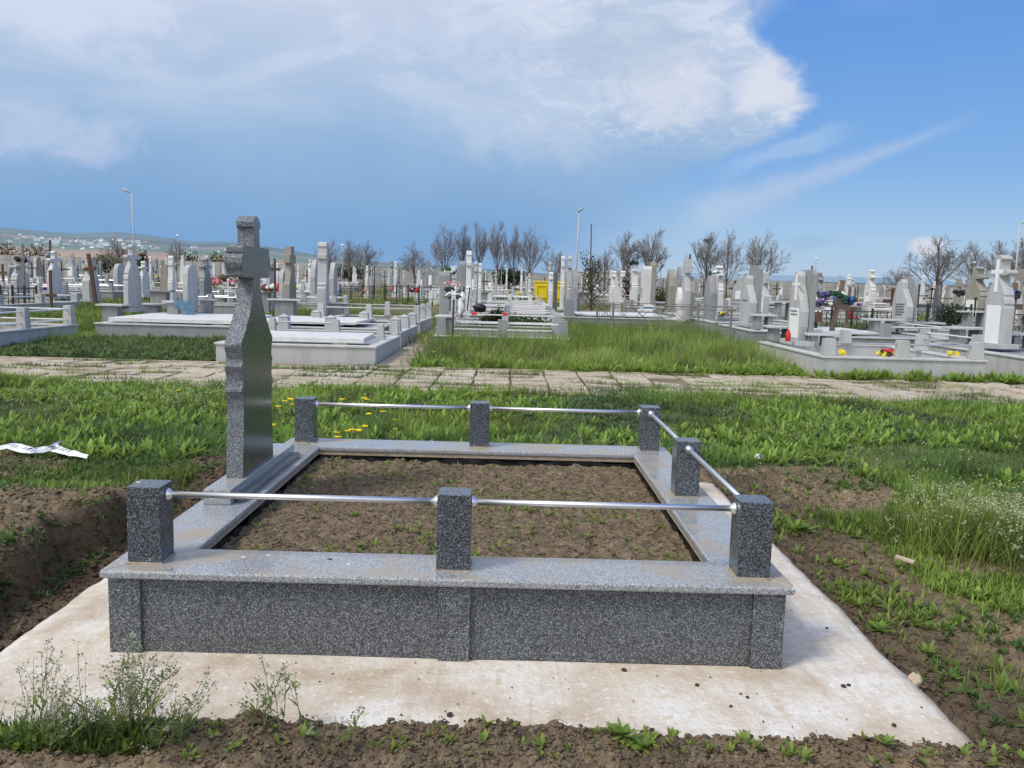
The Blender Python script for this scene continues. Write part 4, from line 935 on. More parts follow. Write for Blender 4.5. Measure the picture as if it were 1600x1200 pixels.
trees = [(183, 370, 40, 100, 0, 'bare tree with wide crown beneath the hills, first from the lamp post'), (276, 370, 26, 100, 1, 'thin bare tree with a pale lamp behind it'), (515, 371, 42, 104, 0, 'round bare tree behind the ball topped monument'),
    (546, 372, 26, 108, 1, 'narrow bare tree between two round bare trees'), (574, 373, 44, 100, 0, 'round bare tree in front of the wall over the black barred fence'), (648, 376, 48, 104, 3, 'small spreading bare tree over the nearer barred fence'),
    (694, 347, 44, 100, 1, 'first and widest of the tall slender bare tree row'), (722, 346, 26, 102, 2, 'slender bare tree, second in the tall row'), (750, 345, 24, 104, 2, 'slender bare tree, third in the tall row'),
    (775, 344, 30, 100, 2, 'slender bare tree, fourth in the tall row'), (803, 350, 26, 104, 2, 'slender bare tree, fifth in the tall row'), (827, 349, 44, 100, 1, 'sixth and last of the tall bare tree row, with full crown'),
    (866, 386, 36, 112, 0, 'low bare tree right behind the yellow bins'), (944, 386, 40, 112, 0, 'low tangled bare tree past the leafy young tree'), (973, 358, 42, 98, 1, 'bare tree, first of the twins past the leafy young tree'),
    (1013, 356, 42, 98, 1, 'bare tree, second of the twins past the leafy young tree'), (1101, 359, 40, 100, 1, 'bare tree carrying a dark bird nest'), (1134, 355, 44, 92, 1, 'bare tree between the nest tree and the widest one'),
    (1186, 357, 64, 96, 0, 'wide bare tree, last of the three over the sheds'), (1393, 415, 34, 150, 0, 'small round bare tree standing alone beyond the wall'), (1459, 365, 78, 96, 0, 'broad spreading bare tree, the largest by the black fence'),
    (1517, 372, 50, 100, 1, 'bare tree behind the weathered round armed cross'), (1560, 374, 44, 102, 1, 'bare tree directly over the tall white cross'), (1594, 370, 44, 104, 1, 'bare tree next to the lamp post at the picture edge')]
trees.sort(key=lambda a: a[4])
for px, py, wd, Y, v, l in trees:
    v = {0: (0, 4, 6), 1: (1, 5, 6), 2: (2, 5, 1), 3: (3, 3, 3)}[v][rnd.randint(0, 2)]
    X, z = at(px, Y) if Y < 130 else ((px-800)/1321*Y, .5); h = topz(px, py, Y)-z; root, used = TV[v]
    o = root if not used else copy_tree(root); TV[v][1] = True
    o.location = (X, Y, z); br = [c for c in kids(o) if c.name.startswith('crown')][0]
    cs = sorted(v_.co.x for v_ in br.data.vertices); bw = cs[int(len(cs)*.975)]-cs[int(len(cs)*.025)]
    sx = (wd/1321*Y)/bw*1.12; o.scale = (sx*1.0, sx*1.0, h); o.rotation_euler[2] = rnd.random()*6
    tag(o, l, 'tree', 'bare trees along the boundary wall')
x, y, z = pxpt(1105, 376, 100); m = MB()
for k in range(60):
    a = Vector((rnd.gauss(0, .25), rnd.gauss(0, .25), rnd.gauss(0, .18))); m.tube([a, a+Vector((rnd.uniform(-.4, .4), rnd.uniform(-.4, .4), rnd.uniform(-.15, .15)))], .03, 3)
tag(m.build('bird_nest', 'bark', loc=(x, y, z)), 'dark bird nest high in the bare tree', 'nest')

for root, used in TV:
    if not used:
        for c_ in kids(root): bpy.data.objects.remove(c_)
        bpy.data.objects.remove(root)
# ------------------------------------------------------------------ leaf ribbons (grass, weeds, bushes)
def ribbons(P, L, W, az, th0, kap, prof, col, fold=0.):
    """N curved leaves; prof = width factors at 4 stations"""
    N = len(P); st = np.array([0, .35, .72, 1.]); V = np.zeros((N, 7, 3)); th = th0; pos = np.array(P, float)
    ca, sa = np.cos(az), np.sin(az); side = np.stack([-sa, ca, np.zeros(N)], -1); prev = 0
    C4 = np.zeros((N, 7, 3)); k = 0
    for i, s in enumerate(st):
        ds = (s-prev)*L; t = th0 + kap*(s+prev)/2
        pos = pos + np.stack([np.sin(t)*ca*ds, np.sin(t)*sa*ds, np.cos(t)*ds], -1); prev = s
        if i < 3:
            w = (W*prof[i]*.5)[:, None]; V[:, k] = pos-side*w; V[:, k+1] = pos+side*w
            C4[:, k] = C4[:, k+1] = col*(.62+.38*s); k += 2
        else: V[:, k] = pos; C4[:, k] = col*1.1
    b = (np.arange(N)*7)[:, None]
    F4 = np.concatenate([b+np.array([0, 1, 3, 2]), b+np.array([2, 3, 5, 4])]); F3 = b+np.array([4, 5, 6])
    return V.reshape(-1, 3), F4, F3, C4.reshape(-1, 3)
class Veg:
    def __init__(s): s.V = []; s.F4 = []; s.F3 = []; s.C = []; s.o = 0
    def add(s, r):
        V, F4, F3, Cc = r; s.V.append(V); s.F4.append(F4+s.o); s.F3.append(F3+s.o); s.C.append(Cc); s.o += len(V)
    def build(s, name, kind='stuff'):
        o = np_mesh(name, np.concatenate(s.V), F3=np.concatenate(s.F3), F4=np.concatenate(s.F4), mat='leaf_col', col=np.clip(np.concatenate(s.C), 0, 1), kind=kind); return o
GP = (1, .85, .55); LP = (.25, 1., .75)
def gcol(N, base, var=.25, yel=.15):
    c = np.array(base)[None]*(1+rng.normal(0, var, (N, 1))); t = rng.random((N, 1))**3*yel*3
    return np.clip(c*(1-t)+np.array([.22, .20, .07])*t, .004, .8)
MASK_BOX = [(-2.36, 1.66, 2.3, 6.52)]
def clear(x, y):
    ok = ~((x > -2.04) & (x < 1.63) & (y > 2.60) & (y < 6.53))
    for (a, b, c_, d) in SURR: ok &= ~((x > a) & (x < b) & (y > c_) & (y < d))
    return ok
SURR = []
for o in list(bpy.data.objects):
    if o.get('category') == 'grave' and o.name.startswith('grave_surround'):
        k = [c for c in kids(o) if c.name.startswith('kerb')][0]; xs = [v[0] for v in k.bound_box]; ys = [v[1] for v in k.bound_box]
        SURR.append((o.location.x+min(xs)-.03, o.location.x+max(xs)+.03, o.location.y+min(ys)-.03, o.location.y+max(ys)+.03))
def onpath(x, y): return (y > 11.22) & (y < 14.56)
def pts(x0, x1, y0, y1, n, dens=None):
    """scatter over the wedge the camera looks along"""
    x = rng.uniform(x0, x1, n); y = rng.uniform(y0, y1, n); k = (np.abs(x) < .66*y+2.4) & clear(x, y)
    x, y = x[k], y[k]
    if dens is not None: k = rng.random(len(x)) < dens(x, y); x, y = x[k], y[k]
    return x, y, H(x, y)
def veg_density(x, y): return np.clip(1-soilmask(x, y)*1.12, 0, 1)
def grass(veg, x, y, z, hmin, hmax, w, base, lean=.35, kap=.9, var=.22, yel=.12, hn=None):
    N = len(x); hh = rng.uniform(hmin, hmax, N)*np.clip(.15+1.7*(fbm(x, y, 1.6, 4, 90) if hn is None else hn)*(.5+vn(x, y, 4.5, 93)), .25, 2); az = rng.uniform(0, 6.283, N)
    cn = fbm(x, y, 1.3, 4, 95)[:, None]; c2 = sm(.45, .65, fbm(x, y, .6, 4, 97))[:, None]; col = gcol(N, base, var, yel)*(.45+1.1*cn)*(1-c2*np.array([[.42, .30, .15]]))*(.65+.6*sm(.32, .68, fbm(x, y, 2.3, 4, 99)))[:, None]
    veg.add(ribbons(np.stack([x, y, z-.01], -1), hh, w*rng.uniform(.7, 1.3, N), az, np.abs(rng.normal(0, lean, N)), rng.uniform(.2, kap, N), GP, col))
def leaves(veg, x, y, z, Lm, wr, base, nper, th=(.7, 1.35), kap=.5, var=.2, yel=.05):
    N = len(x)*nper; X = np.repeat(x, nper); Y = np.repeat(y, nper); Z = np.repeat(z, nper); L = np.repeat(rng.uniform(.6, 1.2, len(x)), nper)*Lm*rng.uniform(.7, 1.2, N)
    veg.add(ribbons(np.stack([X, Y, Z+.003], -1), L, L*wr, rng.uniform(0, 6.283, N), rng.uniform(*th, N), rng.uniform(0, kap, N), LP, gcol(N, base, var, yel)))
G_MID = (.270, .375, .072); G_DK = (.120, .215, .055); G_YL = (.36, .39, .13); G_LT = (.29, .43, .080); G_BL = (.13, .20, .095)
vg = Veg()
# lawn between grave and path, both sides
x, y, z = pts(-9, 9.5, 6.4, 11.35, 280000, lambda x, y: veg_density(x, y)*(.35+.65*sm(.3, .5, fbm(x, y, .7, 3, 80)))); grass(vg, x, y, z, .02, .12, .0075, G_MID, .65, 1.5)
x, y, z = pts(-8, 8.5, 6.6, 11.4, 60000, lambda x, y: sm(.48, .6, fbm(x, y, .45, 3, 83))*veg_density(x, y)); grass(vg, x, y, z, .08, .22, .009, G_LT, .5, 1.3)
# near sides
x, y, z = pts(-6.5, -2.2, 2.7, 7, 90000, lambda x, y: veg_density(x, y)); grass(vg, x, y, z, .04, .11, .006, G_MID, .5)
x, y, z = pts(1.6, 6.5, 2.4, 7, 190000, lambda x, y: veg_density(x, y)); grass(vg, x, y, z, .04, .12, .006, G_MID, .5)
x, y, z = pts(1.7, 6, 2.3, 7.4, 13000, lambda x, y: soilmask(x, y)*sm(.42, .58, fbm(x, y, 1.6, 3, 84))); grass(vg, x, y, z, .03, .08, .006, G_MID, .6)
x, y, z = pts(-6, -2.5, 2.7, 7, 26000, lambda x, y: soilmask(x, y)*sm(.42, .58, fbm(x, y, 1.6, 3, 84))); grass(vg, x, y, z, .03, .08, .006, G_MID, .6)
# joints of the paver path
r_ = rng.integers(0, 7, 60000); x = rng.uniform(-11, 11, 60000); y = 11.275+r_*.523+rng.normal(0, .06, 60000); k = rng.random(60000) < sm(.42, .62, fbm(x, y, 1.3, 3, 87)); x, y = x[k], y[k]; z = np.full(len(x), .03); grass(vg, x, y, z, .03, .09, .008, G_MID, .7)
x, y, z = pts(-1, 9, 11.2, 14.3, 26000, lambda x, y: sm(.52, .66, fbm(x, y, .7, 3, 88))*sm(-1, 3, x)); z = z*0+.03; grass(vg, x, y, z, .03, .10, .007, G_YL, .5)
x, y, z = pts(-9, 9.5, 11.0, 12.1, 30000, lambda x, y: 1-sm(11.2, 11.9, y+.9*(fbm(x, y*0, 1.2, 3, 120)-.35))); z = z*0+.02; grass(vg, x, y, z, .04, .15, .009, G_MID, .5)
# overgrown plots beyond the path
def mound(x, y): return np.clip(sm(-2.0, -1.3, x)*(1-sm(4.6, 5.2, x+.15*(y-15)*0)), 0, 1)
x, y, z = pts(-1.75, 5.2, 14.55, 24.5, 110000, lambda x, y: .25+.75*mound(x, y)); grass(vg, x, y, z, .08, .34, .011, G_MID, .55, 1.3, hn=(.34+.80*sm(14.5, 17.5, y))*(.1+1.75*fbm(x, y, 1.1, 4, 190)))
x, y, z = pts(-1.75, 5.2, 14.55, 24.5, 13000, lambda x, y: sm(.45, .6, fbm(x, y, .5, 3, 89))); grass(vg, x, y, z, .22, .50, .007, G_YL, .35, .9, hn=.22+.6*sm(14.5, 18, y))
x, y, z = pts(-10.5, -5.2, 14.55, 19.2, 40000); grass(vg, x, y, z, .05, .15, .012, (.16, .20, .06), .6, yel=.35)
x, y, z = pts(-11, -9.2, 17, 26, 16000); grass(vg, x, y, z, .12, .34, .013, G_MID, .5)
x, y, z = pts(5.2, 10, 14.4, 14.75, 5000); grass(vg, x, y, z, .03, .14, .012, G_MID, .6)
x, y, z = pts(-17, 17, 19, 34, 90000, lambda x, y: sm(.36, .5, fbm(x, y, .3, 3, 91))*.9); grass(vg, x, y, z, .10, .30, .022, G_MID, .4, yel=.25)
x, y, z = pts(-45, 45, 34, 75, 60000, lambda x, y: sm(.42, .55, fbm(x, y, .15, 3, 92))); grass(vg, x, y, z, .12, .3, .05, G_MID, .4, yel=.3)
x, y, z = pts(-8, 8.5, 2.4, 11.3, 16000, lambda x, y: np.clip(veg_density(x, y)+.1, 0, 1)); grass(vg, x, y, z, .04, .16, .006, (.42, .36, .20), .8, 1.4, hn=.5)
x, y, z = pts(-2, 5.2, 14.6, 22, 7000); grass(vg, x, y, z, .12, .40, .009, (.40, .36, .19), .6, 1.2, hn=.7)
tag(vg.build('grass'), 'short and long green grass growing between the graves')
# broad leaved weeds and low feathery mats
vw = Veg()
x, y, z = pts(-8, 8.5, 6.5, 11.3, 9000, lambda x, y: veg_density(x, y)*sm(.4, .6, fbm(x, y, .8, 3, 100))); leaves(vw, x, y, z, .13, .26, G_LT, 7, (.2, 1.2))
x, y, z = pts(-8, 8.5, 5.6, 11.0, 26000, lambda x, y: veg_density(x, y)*sm(.5, .62, fbm(x, y, .7, 3, 101))); leaves(vw, x, y, z, .075, .35, G_BL, 6, (.3, 1.4))
x, y, z = pts(1.6, 6, 2.4, 7, 8000, lambda x, y: np.clip(veg_density(x, y)+.06, 0, 1)); leaves(vw, x, y, z, .060, .28, G_MID, 8, (.3, 1.4))
x, y, z = pts(1.6, 6, 2.4, 7.5, 9000, lambda x, y: veg_density(x, y)*sm(.5, .6, fbm(x, y, 1.2, 3, 103))); leaves(vw, x, y, z, .045, .4, G_DK, 8, (.2, 1.3))
for cx, cy in ((1.76, 4.1), (1.95, 3.85), (1.75, 5.4)):
    x = rng.normal(cx, .11, 70); y = rng.normal(cy, .10, 70); k = x > 1.64; x, y = x[k], y[k]; leaves(vw, x, y, H(x, y), .055, .24, G_MID, 6, (.2, 1.2)); grass(vw, x, y, H(x, y), .04, .10, .006, G_LT, .6)
x, y, z = pts(1.7, 5, 2.4, 7.5, 9000, lambda x, y: soilmask(x, y)*sm(.55, .66, fbm(x, y, 1.9, 4, 113))*.7); leaves(vw, x, y, z, .035, .36, G_DK, 7, (.2, 1.4))
x, y, z = pts(-5, -2.3, 2.9, 7, 7000, lambda x, y: soilmask(x, y)*sm(.52, .62, fbm(x, y, 1.9, 4, 114))); leaves(vw, x, y, z, .040, .34, G_DK, 7, (.2, 1.4))
x, y, z = pts(-6, -2.2, 2.4, 7.5, 6000, lambda x, y: np.clip(veg_density(x, y)+.04, 0, 1)); leaves(vw, x, y, z, .055, .30, G_DK, 8, (.3, 1.4))
x, y, z = pts(-1.7, 5.1, 14.5, 23, 9000, lambda x, y: sm(.40, .62, fbm(x, y, .9, 4, 130))); leaves(vw, x, y, z, .20, .26, G_LT, 7, (.2, 1.2))
x, y, z = pts(-10, -5.2, 14.55, 19, 2200); leaves(vw, x, y, z, .14, .3, (.14, .21, .07), 7, (.3, 1.3))
x, y, z = pts(5.2, 9.4, 14.35, 14.65, 90); leaves(vw, x, y, z, .22, .25, G_LT, 9, (.2, 1.1))
x, y = rng.uniform(IX0+.02, IX1-.02, 900), rng.uniform(IY0+.02, IY1-.02, 900); k = rng.random(900) < sm(.42, .62, fbm(x, y, 1.7, 3, 105)); x, y = x[k], y[k]; leaves(vw, x, y, bedz(x, y), .030, .34, G_MID, 6, (.3, 1.4))
x, y, z = pts(-1.5, 2.2, 2.45, 2.66, 200, lambda x, y: .35+0*x); 
x = rng.uniform(-1.7, 2.2, 120); y = rng.uniform(2.45, 2.62, 120); leaves(vw, x, y, H(x, y), .035, .36, G_MID, 6, (.3, 1.3))
tag(vw.build('weeds'), 'broad leaved weeds spread among the grass')
# tiny white flowers on thin stalks
vf = Veg(); S_ = Veg()
def purse(x, y, z, hmin, hmax, fr=.008, heads=5, colr=(.66, .70, .40)):
    N = len(x); L = rng.uniform(hmin, hmax, N); az = rng.uniform(0, 6.283, N); th = np.abs(rng.normal(0, .22, N)); kp = rng.uniform(-.1, .5, N)
    S_.add(ribbons(np.stack([x, y, z], -1), L, np.full(N, .0032), az, th, kp, (1, 1, 1), gcol(N, (.12, .17, .05), .15)))
    t = th+kp*.5; tip = np.stack([x+np.sin(t)*np.cos(az)*L, y+np.sin(t)*np.sin(az)*L, z+np.cos(t)*L], -1)
    T = np.repeat(tip, heads, 0)+rng.normal(0, fr*.9, (N*heads, 3)); M = len(T)
    vf.add(ribbons(T, np.full(M, fr), np.full(M, fr), rng.uniform(0, 6.28, M), rng.uniform(0, 1.6, M), np.zeros(M), (.6, 1, .8), np.clip(np.array(colr)*rng.uniform(.7, 1.25, (M, 1)), 0, .9)))
cl = lambda cx, cy, rx, ry, n: (cx+rng.normal(0, rx, n), cy+rng.normal(0, ry, n))
for cx, cy, rx, ry, n, a, b_ in ((2.95, 4.95, .28, .30, 620, .14, .34), (3.5, 5.2, .35, .3, 160, .12, .25), (-3.3, 9.2, .8, .8, 420, .15, .30), (-4.6, 9.4, .8, .8, 160, .12, .24), (4.5, 7.6, 1.4, .7, 150, .1, .2), (2.6, 8.3, 1.0, .6, 70, .1, .2), (3.0, 10.4, 1.6, .5, 110, .12, .25)):
    x, y = cl(cx, cy, rx, ry, n); k = clear(x, y); x, y = x[k], y[k]; purse(x, y, H(x, y), a, b_, .0105 if cy < 7 else .013, 5 if cy < 7 else 3)
x, y, z = pts(2.35, 3.6, 4.4, 5.6, 26000, lambda x, y: np.exp(-((x-2.95)**2+(y-4.95)**2)/.12)); vq = Veg(); grass(vq, x, y, z, .14, .32, .0055, (.36, .44, .09), .4, .9, yel=.02); tag(vq.build('grass', 'stuff'), 'tall yellowish grass clump by the pad')
tag(vf.build('white_flowers'), 'tiny white weed flowers'); tag(S_.build('flower_stalks'), 'thin weed stalks')

# ------------------------------------------------------------------ single plants in the foreground
def rosette(label, x, y, L=.10, n=14, col=G_LT, wr=.28, th=(.5, 1.35), zoff=0, cat='weed', name='weed', h=None):
    v = Veg(); z = (Hs(x, y) if h is None else h)+zoff; N = n
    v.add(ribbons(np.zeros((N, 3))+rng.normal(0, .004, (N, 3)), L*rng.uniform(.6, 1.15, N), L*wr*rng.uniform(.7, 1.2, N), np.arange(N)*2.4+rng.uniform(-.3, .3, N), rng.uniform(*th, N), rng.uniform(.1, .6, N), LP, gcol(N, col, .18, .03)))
    o = v.build(name, None); o.location = (x, y, z+.002); tag(o, label, cat); return o
def G0(px, py, z=0.):
    d = ray(px, py); t = (z-EYE)/d.z; return d.x*t, d.y*t
for px, py, L, n, c, l in ((430, 1118, .055, 18, G_MID, 'leafy weed growing over the concrete edge, thickest tuft'), (968, 1172, .065, 20, G_LT, 'broad leaved rosette at the concrete edge before the middle pilaster'),
    (1005, 1182, .07, 14, G_LT, 'second rosette touching the broad leaved one'), (330, 1168, .055, 12, G_MID, 'small rosette in the soil beside the white flowered weeds'), (560, 1150, .035, 8, G_MID, 'tiny seedling in the soil below the wall panel'),
    (700, 1168, .04, 9, G_MID, 'small three leaved weed in the clods'), (760, 1158, .045, 9, G_MID, 'weed leaning on the concrete rim near the dark clod'), (1015, 1168, .05, 10, G_LT, 'weed with pointed leaves right of the big rosettes'),
    (1165, 1175, .05, 12, G_LT, 'low weed with long leaves at the soil edge'), (1235, 1188, .055, 13, G_MID, 'low weed nearest the corner of the concrete'), (1500, 1145, .05, 9, G_LT, 'lone seedling in the clods past the concrete corner'),
    (1300, 955, .07, 30, G_LT, 'lush weed tuft along the dug soil, upper one'), (1375, 975, .075, 30, G_LT, 'lush weed tuft along the dug soil, lower one'), (1245, 820, .14, 30, G_MID, 'grassy tuft beside the corner post'),
    (1450, 1010, .065, 24, G_MID, 'spreading weed below the lush tufts'), (1530, 930, .10, 22, G_LT, 'weed tuft at the picture edge above the clods')):
    x, y = G0(px, py, .02); rosette(l, x, y, L, n, c)
for px, py, l, L, n in ((515, 856, 'small weed in the bed beside the front coping', .035, 7), (405, 862, 'seedling nearest the front corner of the bed', .03, 6), (493, 800, 'little weed in the bed behind the front rail', .035, 7), (552, 802, 'pale weed in the bed behind the front rail', .04, 9),
    (665, 836, 'weed by the foot of the middle front post', .035, 8), (540, 740, 'weed near the back corner of the bed', .045, 10), (600, 742, 'bushy weed at the back of the bed', .045, 10), (1036, 820, 'weed by the right hand coping of the bed', .04, 9),
    (880, 770, 'weed cluster in the middle of the bed', .04, 9), (980, 840, 'weed close to the front rail end', .04, 9), (820, 722, 'weed at the foot of the back coping', .045, 9), (700, 750, 'weed in line with the middle posts', .04, 8)):
    x, y = G0(px, py, .26); rosette(l, x, y, L, n, G_MID, .34, (.3, 1.3), h=float(bedz(np.array([x]), np.array([y]))[0]))
def purse_plant(label, x, y, n, H0, leanx, spread=.5, base=10, leafc=G_MID):
    t = thing('weed', (x, y, Hs(x, y)), label, 'weed'); v = Veg(); vl = Veg(); fl = Veg(); pods = Veg()
    for k in range(n):
        a = rnd.gauss(math.pi*.0 if leanx > 0 else math.pi, 1.3); th = abs(rnd.gauss(spread*.6, spread*.4)); L = H0*rnd.uniform(.45, 1.05); o = np.array([rnd.gauss(0, .05), rnd.gauss(0, .03), 0])
        def stem(o, a, th, L, w, lev):
            kp = rnd.uniform(-.35, .25); 
            P_ = [o.copy()]; q = o.copy(); t_ = th; ns = 6
            for i in range(ns):
                q = q + np.array([math.sin(t_)*math.cos(a), math.sin(t_)*math.sin(a), math.cos(t_)])*L/ns; t_ += kp/ns; P_.append(q.copy())
            m_.tube(P_, [w*(1-.6*i/ns) for i in range(ns+1)], 4, False)
            for i in range(2, ns+1):
                for _ in range(2):
                    b = rnd.random()*6.28; e = P_[i]+np.array([math.cos(b), math.sin(b), .5])*rnd.uniform(.008, .018)
                    m_.tube([P_[i], e], [w*.35, w*.3], 3, False); pods.add(ribbons(np.array([e]), np.array([.007]), np.array([.006]), np.array([b]), np.array([.9]), np.array([0.]), (.3, 1, 1), gcol(1, (.22, .25, .10), .2)))
            if rnd.random() < .5:
                c_ = P_[-1]+rng.normal(0, .005, (9, 3)); fl.add(ribbons(c_, np.full(9, .006), np.full(9, .006), rng.uniform(0, 6, 9), rng.uniform(0, 1.5, 9), np.zeros(9), (.6, 1, .8), np.tile([[.60, .62, .48]], (9, 1))))
            if lev < 1:
                for _ in range(rnd.randint(2, 4)):
                    i = rnd.randint(1, 4); stem(P_[i], a+rnd.gauss(0, .9), th+rnd.uniform(.15, .6), L*(1-i/ns)*.8, w*.6, lev+1)
            lf = rng.integers(0, 3, 1)+0
            for i in lf: vl.add(ribbons(np.array([P_[i]]), np.array([.045]), np.array([.009]), np.array([rnd.random()*6]), np.array([.7]), np.array([.6]), LP, gcol(1, leafc, .2)))
        stem(o, a, th, L, .0016, 0)
    return t, vl, fl, pods
for label, px, py, n, h0, lx in (('large wispy weed with seed pods hanging over the concrete, densest', 190, 1165, 20, .31, .35), ('wispy seeding weed in the bottom corner', 60, 1180, 11, .32, .2), ('low wispy weed with white flower tips', 255, 1175, 8, .28, .8),
                                 ('thin branching weed rising from the leafy tuft', 440, 1140, 5, .22, .5), ('single bent weed stalk over the leafy tuft', 405, 1150, 3, .20, -.3), ('thin weed stalk at the edge beside the clods', 530, 1185, 3, .16, .6)):
    x, y = G0(px, py, .03); m_ = MB(); t, vl, fl, pods = purse_plant(label, x, y, n, h0, lx)
    g_ = bpy.data.materials.get('stem_green') or simple('stem_green', (.20, .22, .11), .7, .3)
    m_.build('stems', 'stem_green', t)
    al = Veg()
    for vv in (vl, fl, pods):
        for V_, F4_, F3_, C_ in zip(vv.V, vv.F4, vv.F3, vv.C): al.V.append(V_); al.C.append(C_); al.F4.append(F4_+al.o); al.F3.append(F3_+al.o)
        al.o += vv.o
    o = al.build('foliage', None); o.parent = t
vc = Veg()
x = np.clip(rng.normal(-1.55, .38, 3400), -2.9, -.95); y = rng.uniform(2.42, 2.62, 3400) - .05*np.clip(x+1.3, 0, 1); k = rng.random(3400) < 1-sm(-1.25, -.95, x)*.95; x, y = x[k], y[k]; z = np.maximum(H(x, y), 0)
grass(vc, x, y, z, .03, .10, .005, G_MID, .5, 1.2); xx, yy = x[:500], y[:500]; leaves(vc, xx, yy, z[:500], .04, .34, G_MID, 5, (.2, 1.2))
tag(vc.build('grass'), 'low green undergrowth at the corner of the concrete')
x, y, = rng.uniform(-1.8, -1.1, 60), rng.uniform(2.45, 2.6, 60); vf2 = Veg(); S_ = Veg(); vf = vf2; purse(x, y, np.maximum(H(x, y), 0), .05, .14, .007, 6); tag(vf2.build('white_flowers'), 'tiny white flowers low in the corner'); tag(S_.build('flower_stalks'), 'thin stalks low in the corner')
# dandelions
def dandelion_proto():
    t = thing('dandelion', (0, 0, 0), 'x', 'flower'); MB().tube([(0, 0, 0), (.01, 0, .1), (.015, 0, .17)], .004, 4).build('stem', 'stem_green', t)
    m = MB(); 
    for k in range(14):
        a = k*.449; m.add([(.015, 0, .172), (.015+.022*math.cos(a-.2), .022*math.sin(a-.2), .180), (.015+.026*math.cos(a), .026*math.sin(a), .178), (.015+.022*math.cos(a+.2), .022*math.sin(a+.2), .180)], [(0, 1, 2, 3)])
    m.ball((.015, 0, .176), .012, 7, .6); m.build('flower_head', 'dandelion', t); return t
dp = dandelion_proto(); first = True
dl = [(422, 654), (447, 625), (452, 634), (462, 628), (441, 630), (532, 626), (528, 632), (573, 627), (566, 625), (524, 678), (530, 683), (541, 677), (562, 673), (566, 669), (582, 648), (612, 658), (424, 665), (505, 672), (550, 679), (598, 646), (622, 676), (438, 638)]
nd = 0
for px, py in dl:
    x, y = G0(px, py, .19); t = dp if first else copy_tree(dp); first = False
    t.location = (x, y, Hs(x, y)+.02); t.rotation_euler[2] = rnd.random()*6; t.rotation_euler[0] = rnd.uniform(-.25, .25); s = rnd.uniform(.9, 1.3); t.scale = (s*1.1, s*1.1, 1)
    tag(t, 'yellow dandelion flower standing in the grass behind the grave', 'flower', 'dandelions in the grass behind the grave')
for px, py in ((98, 517), (150, 530), (735, 555), (730, 553), (738, 557), (283, 640), (680, 566), (1102, 547)):
    Y = 1.42*1321/(py-444-(px-800)*.0257); x, z = at(px, Y); t = copy_tree(dp); t.location = (x, Y, z+.08); t.scale = (1.25, 1.25, 1.1)
    tag(t, 'yellow dandelion flower in the weeds beyond the paver path' if py < 600 else 'yellow dandelion in the flowering grass beside the headstone', 'flower', 'dandelions beyond the path' if py < 600 else None)
# stones, clods, chips
def rock(name, label, cat, px, py, z, r, mat, sx=1, sy=1, sz=.6, seed=0):
    x, y = G0(px, py, z); q = random.Random(seed); m = MB().ball((0, 0, 0), r, 10, 1)
    m.v = [(a*sx*(1+q.uniform(-.16, .16)), b_*sy*(1+q.uniform(-.16, .16)), c_*sz*(1+q.uniform(-.2, .2))) for a, b_, c_ in m.v]
    o = m.build(name, mat, loc=(x, y, z+r*sz*.5)); o.rotation_euler[2] = q.random()*3; return tag(o, label, cat)
rock('stone', 'beige broken stone lying in the soil by the concrete edge', 'stone', 1430, 1068, -.02, .032, 'beige_stone', 1.3, .8, .8, 3)
rock('stone', 'pale flat stone half sunk in the soil below the right edge of the concrete', 'stone', 1262, 1191, .03, .018, 'beige_stone', 1.2, 1, .4, 5)
rock('stone', 'whitish stone among the weeds past the back corner post', 'stone', 1183, 716, .02, .05, 'white_bit', 1.3, 1, .5, 6)
rock('stone', 'small white stone in the clods before the concrete', 'stone', 582, 1191, .03, .012, 'white_bit', 1, 1, .8, 7)
x, y = G0(1413, 882, .03); o = MB().box(-.05, .05, -.016, .016, 0, .018).build('wood_chip', 'beige_stone', bevel=.004, loc=(x, y, .05)); o.rotation_euler = (0, .1, -.7); tag(o, 'pale wooden offcut lying in the weeds', 'wood')
for k, (px, py, r, l) in enumerate(((703, 1118, .011, 'dark clod alone on the concrete below the middle pilaster'), (1089, 1071, .008, 'small dark clod on the concrete under the wall panel'), (1318, 1073, .009, 'pair of clods on the concrete, larger one'), (1326, 1071, .007, 'pair of clods on the concrete, smaller one'),
    (1168, 1090, .006, 'reddish clod on the concrete'), (1142, 1104, .006, 'small crumb of soil beside the reddish clod'), (1292, 982, .006, 'crumb of soil on the concrete beside the grave corner'), (1397, 1134, .008, 'clod near the concrete corner'),
    (975, 1048, .010, 'flat dark twig crumb by the foot of the wall'), (1285, 1155, .010, 'soil lump near the front rim of the concrete'))):
    rock('soil_clod', l, 'clod', px, py, .0, r, 'clod', 1.2, 1, .7, 20+k)
m = MB(); q = random.Random(4)
for k in range(1500):
    side = q.random()
    if side < .45: x, y = q.uniform(-1.1, 1.7), q.uniform(2.5, 2.70) + abs(q.gauss(0, .0))
    elif side < .8: x, y = 1.62+abs(q.gauss(0, .16)), q.uniform(2.6, 6.4)
    else: x, y = -2.02-abs(q.gauss(0, .22)), q.uniform(3.1, 6.4)
    r = min(q.expovariate(1/.003)+.002, .010); z = Hs(x, y); 
    if -2 < x < 1.58 and z < 0: z = .002
    m.ball((x, y, z+r*.3), r, 5, .8, .5)
tag(m.build('soil_crumbs', 'clod'), kind='stuff')
m = MB()
for k in range(130):
    x, y = q.uniform(-2, 1.58), q.uniform(2.68, 3.2) if q.random() < .7 else q.uniform(3.2, 6)
    if WX0-.02 < x < WX1+.02 and y > 3.2: continue
    r = abs(q.gauss(.0015, .0016))+.0012; m.ball((x, y, .003), r, 5, .6, .5)
tag(m.build('soil_crumbs', 'clod'), kind='stuff')
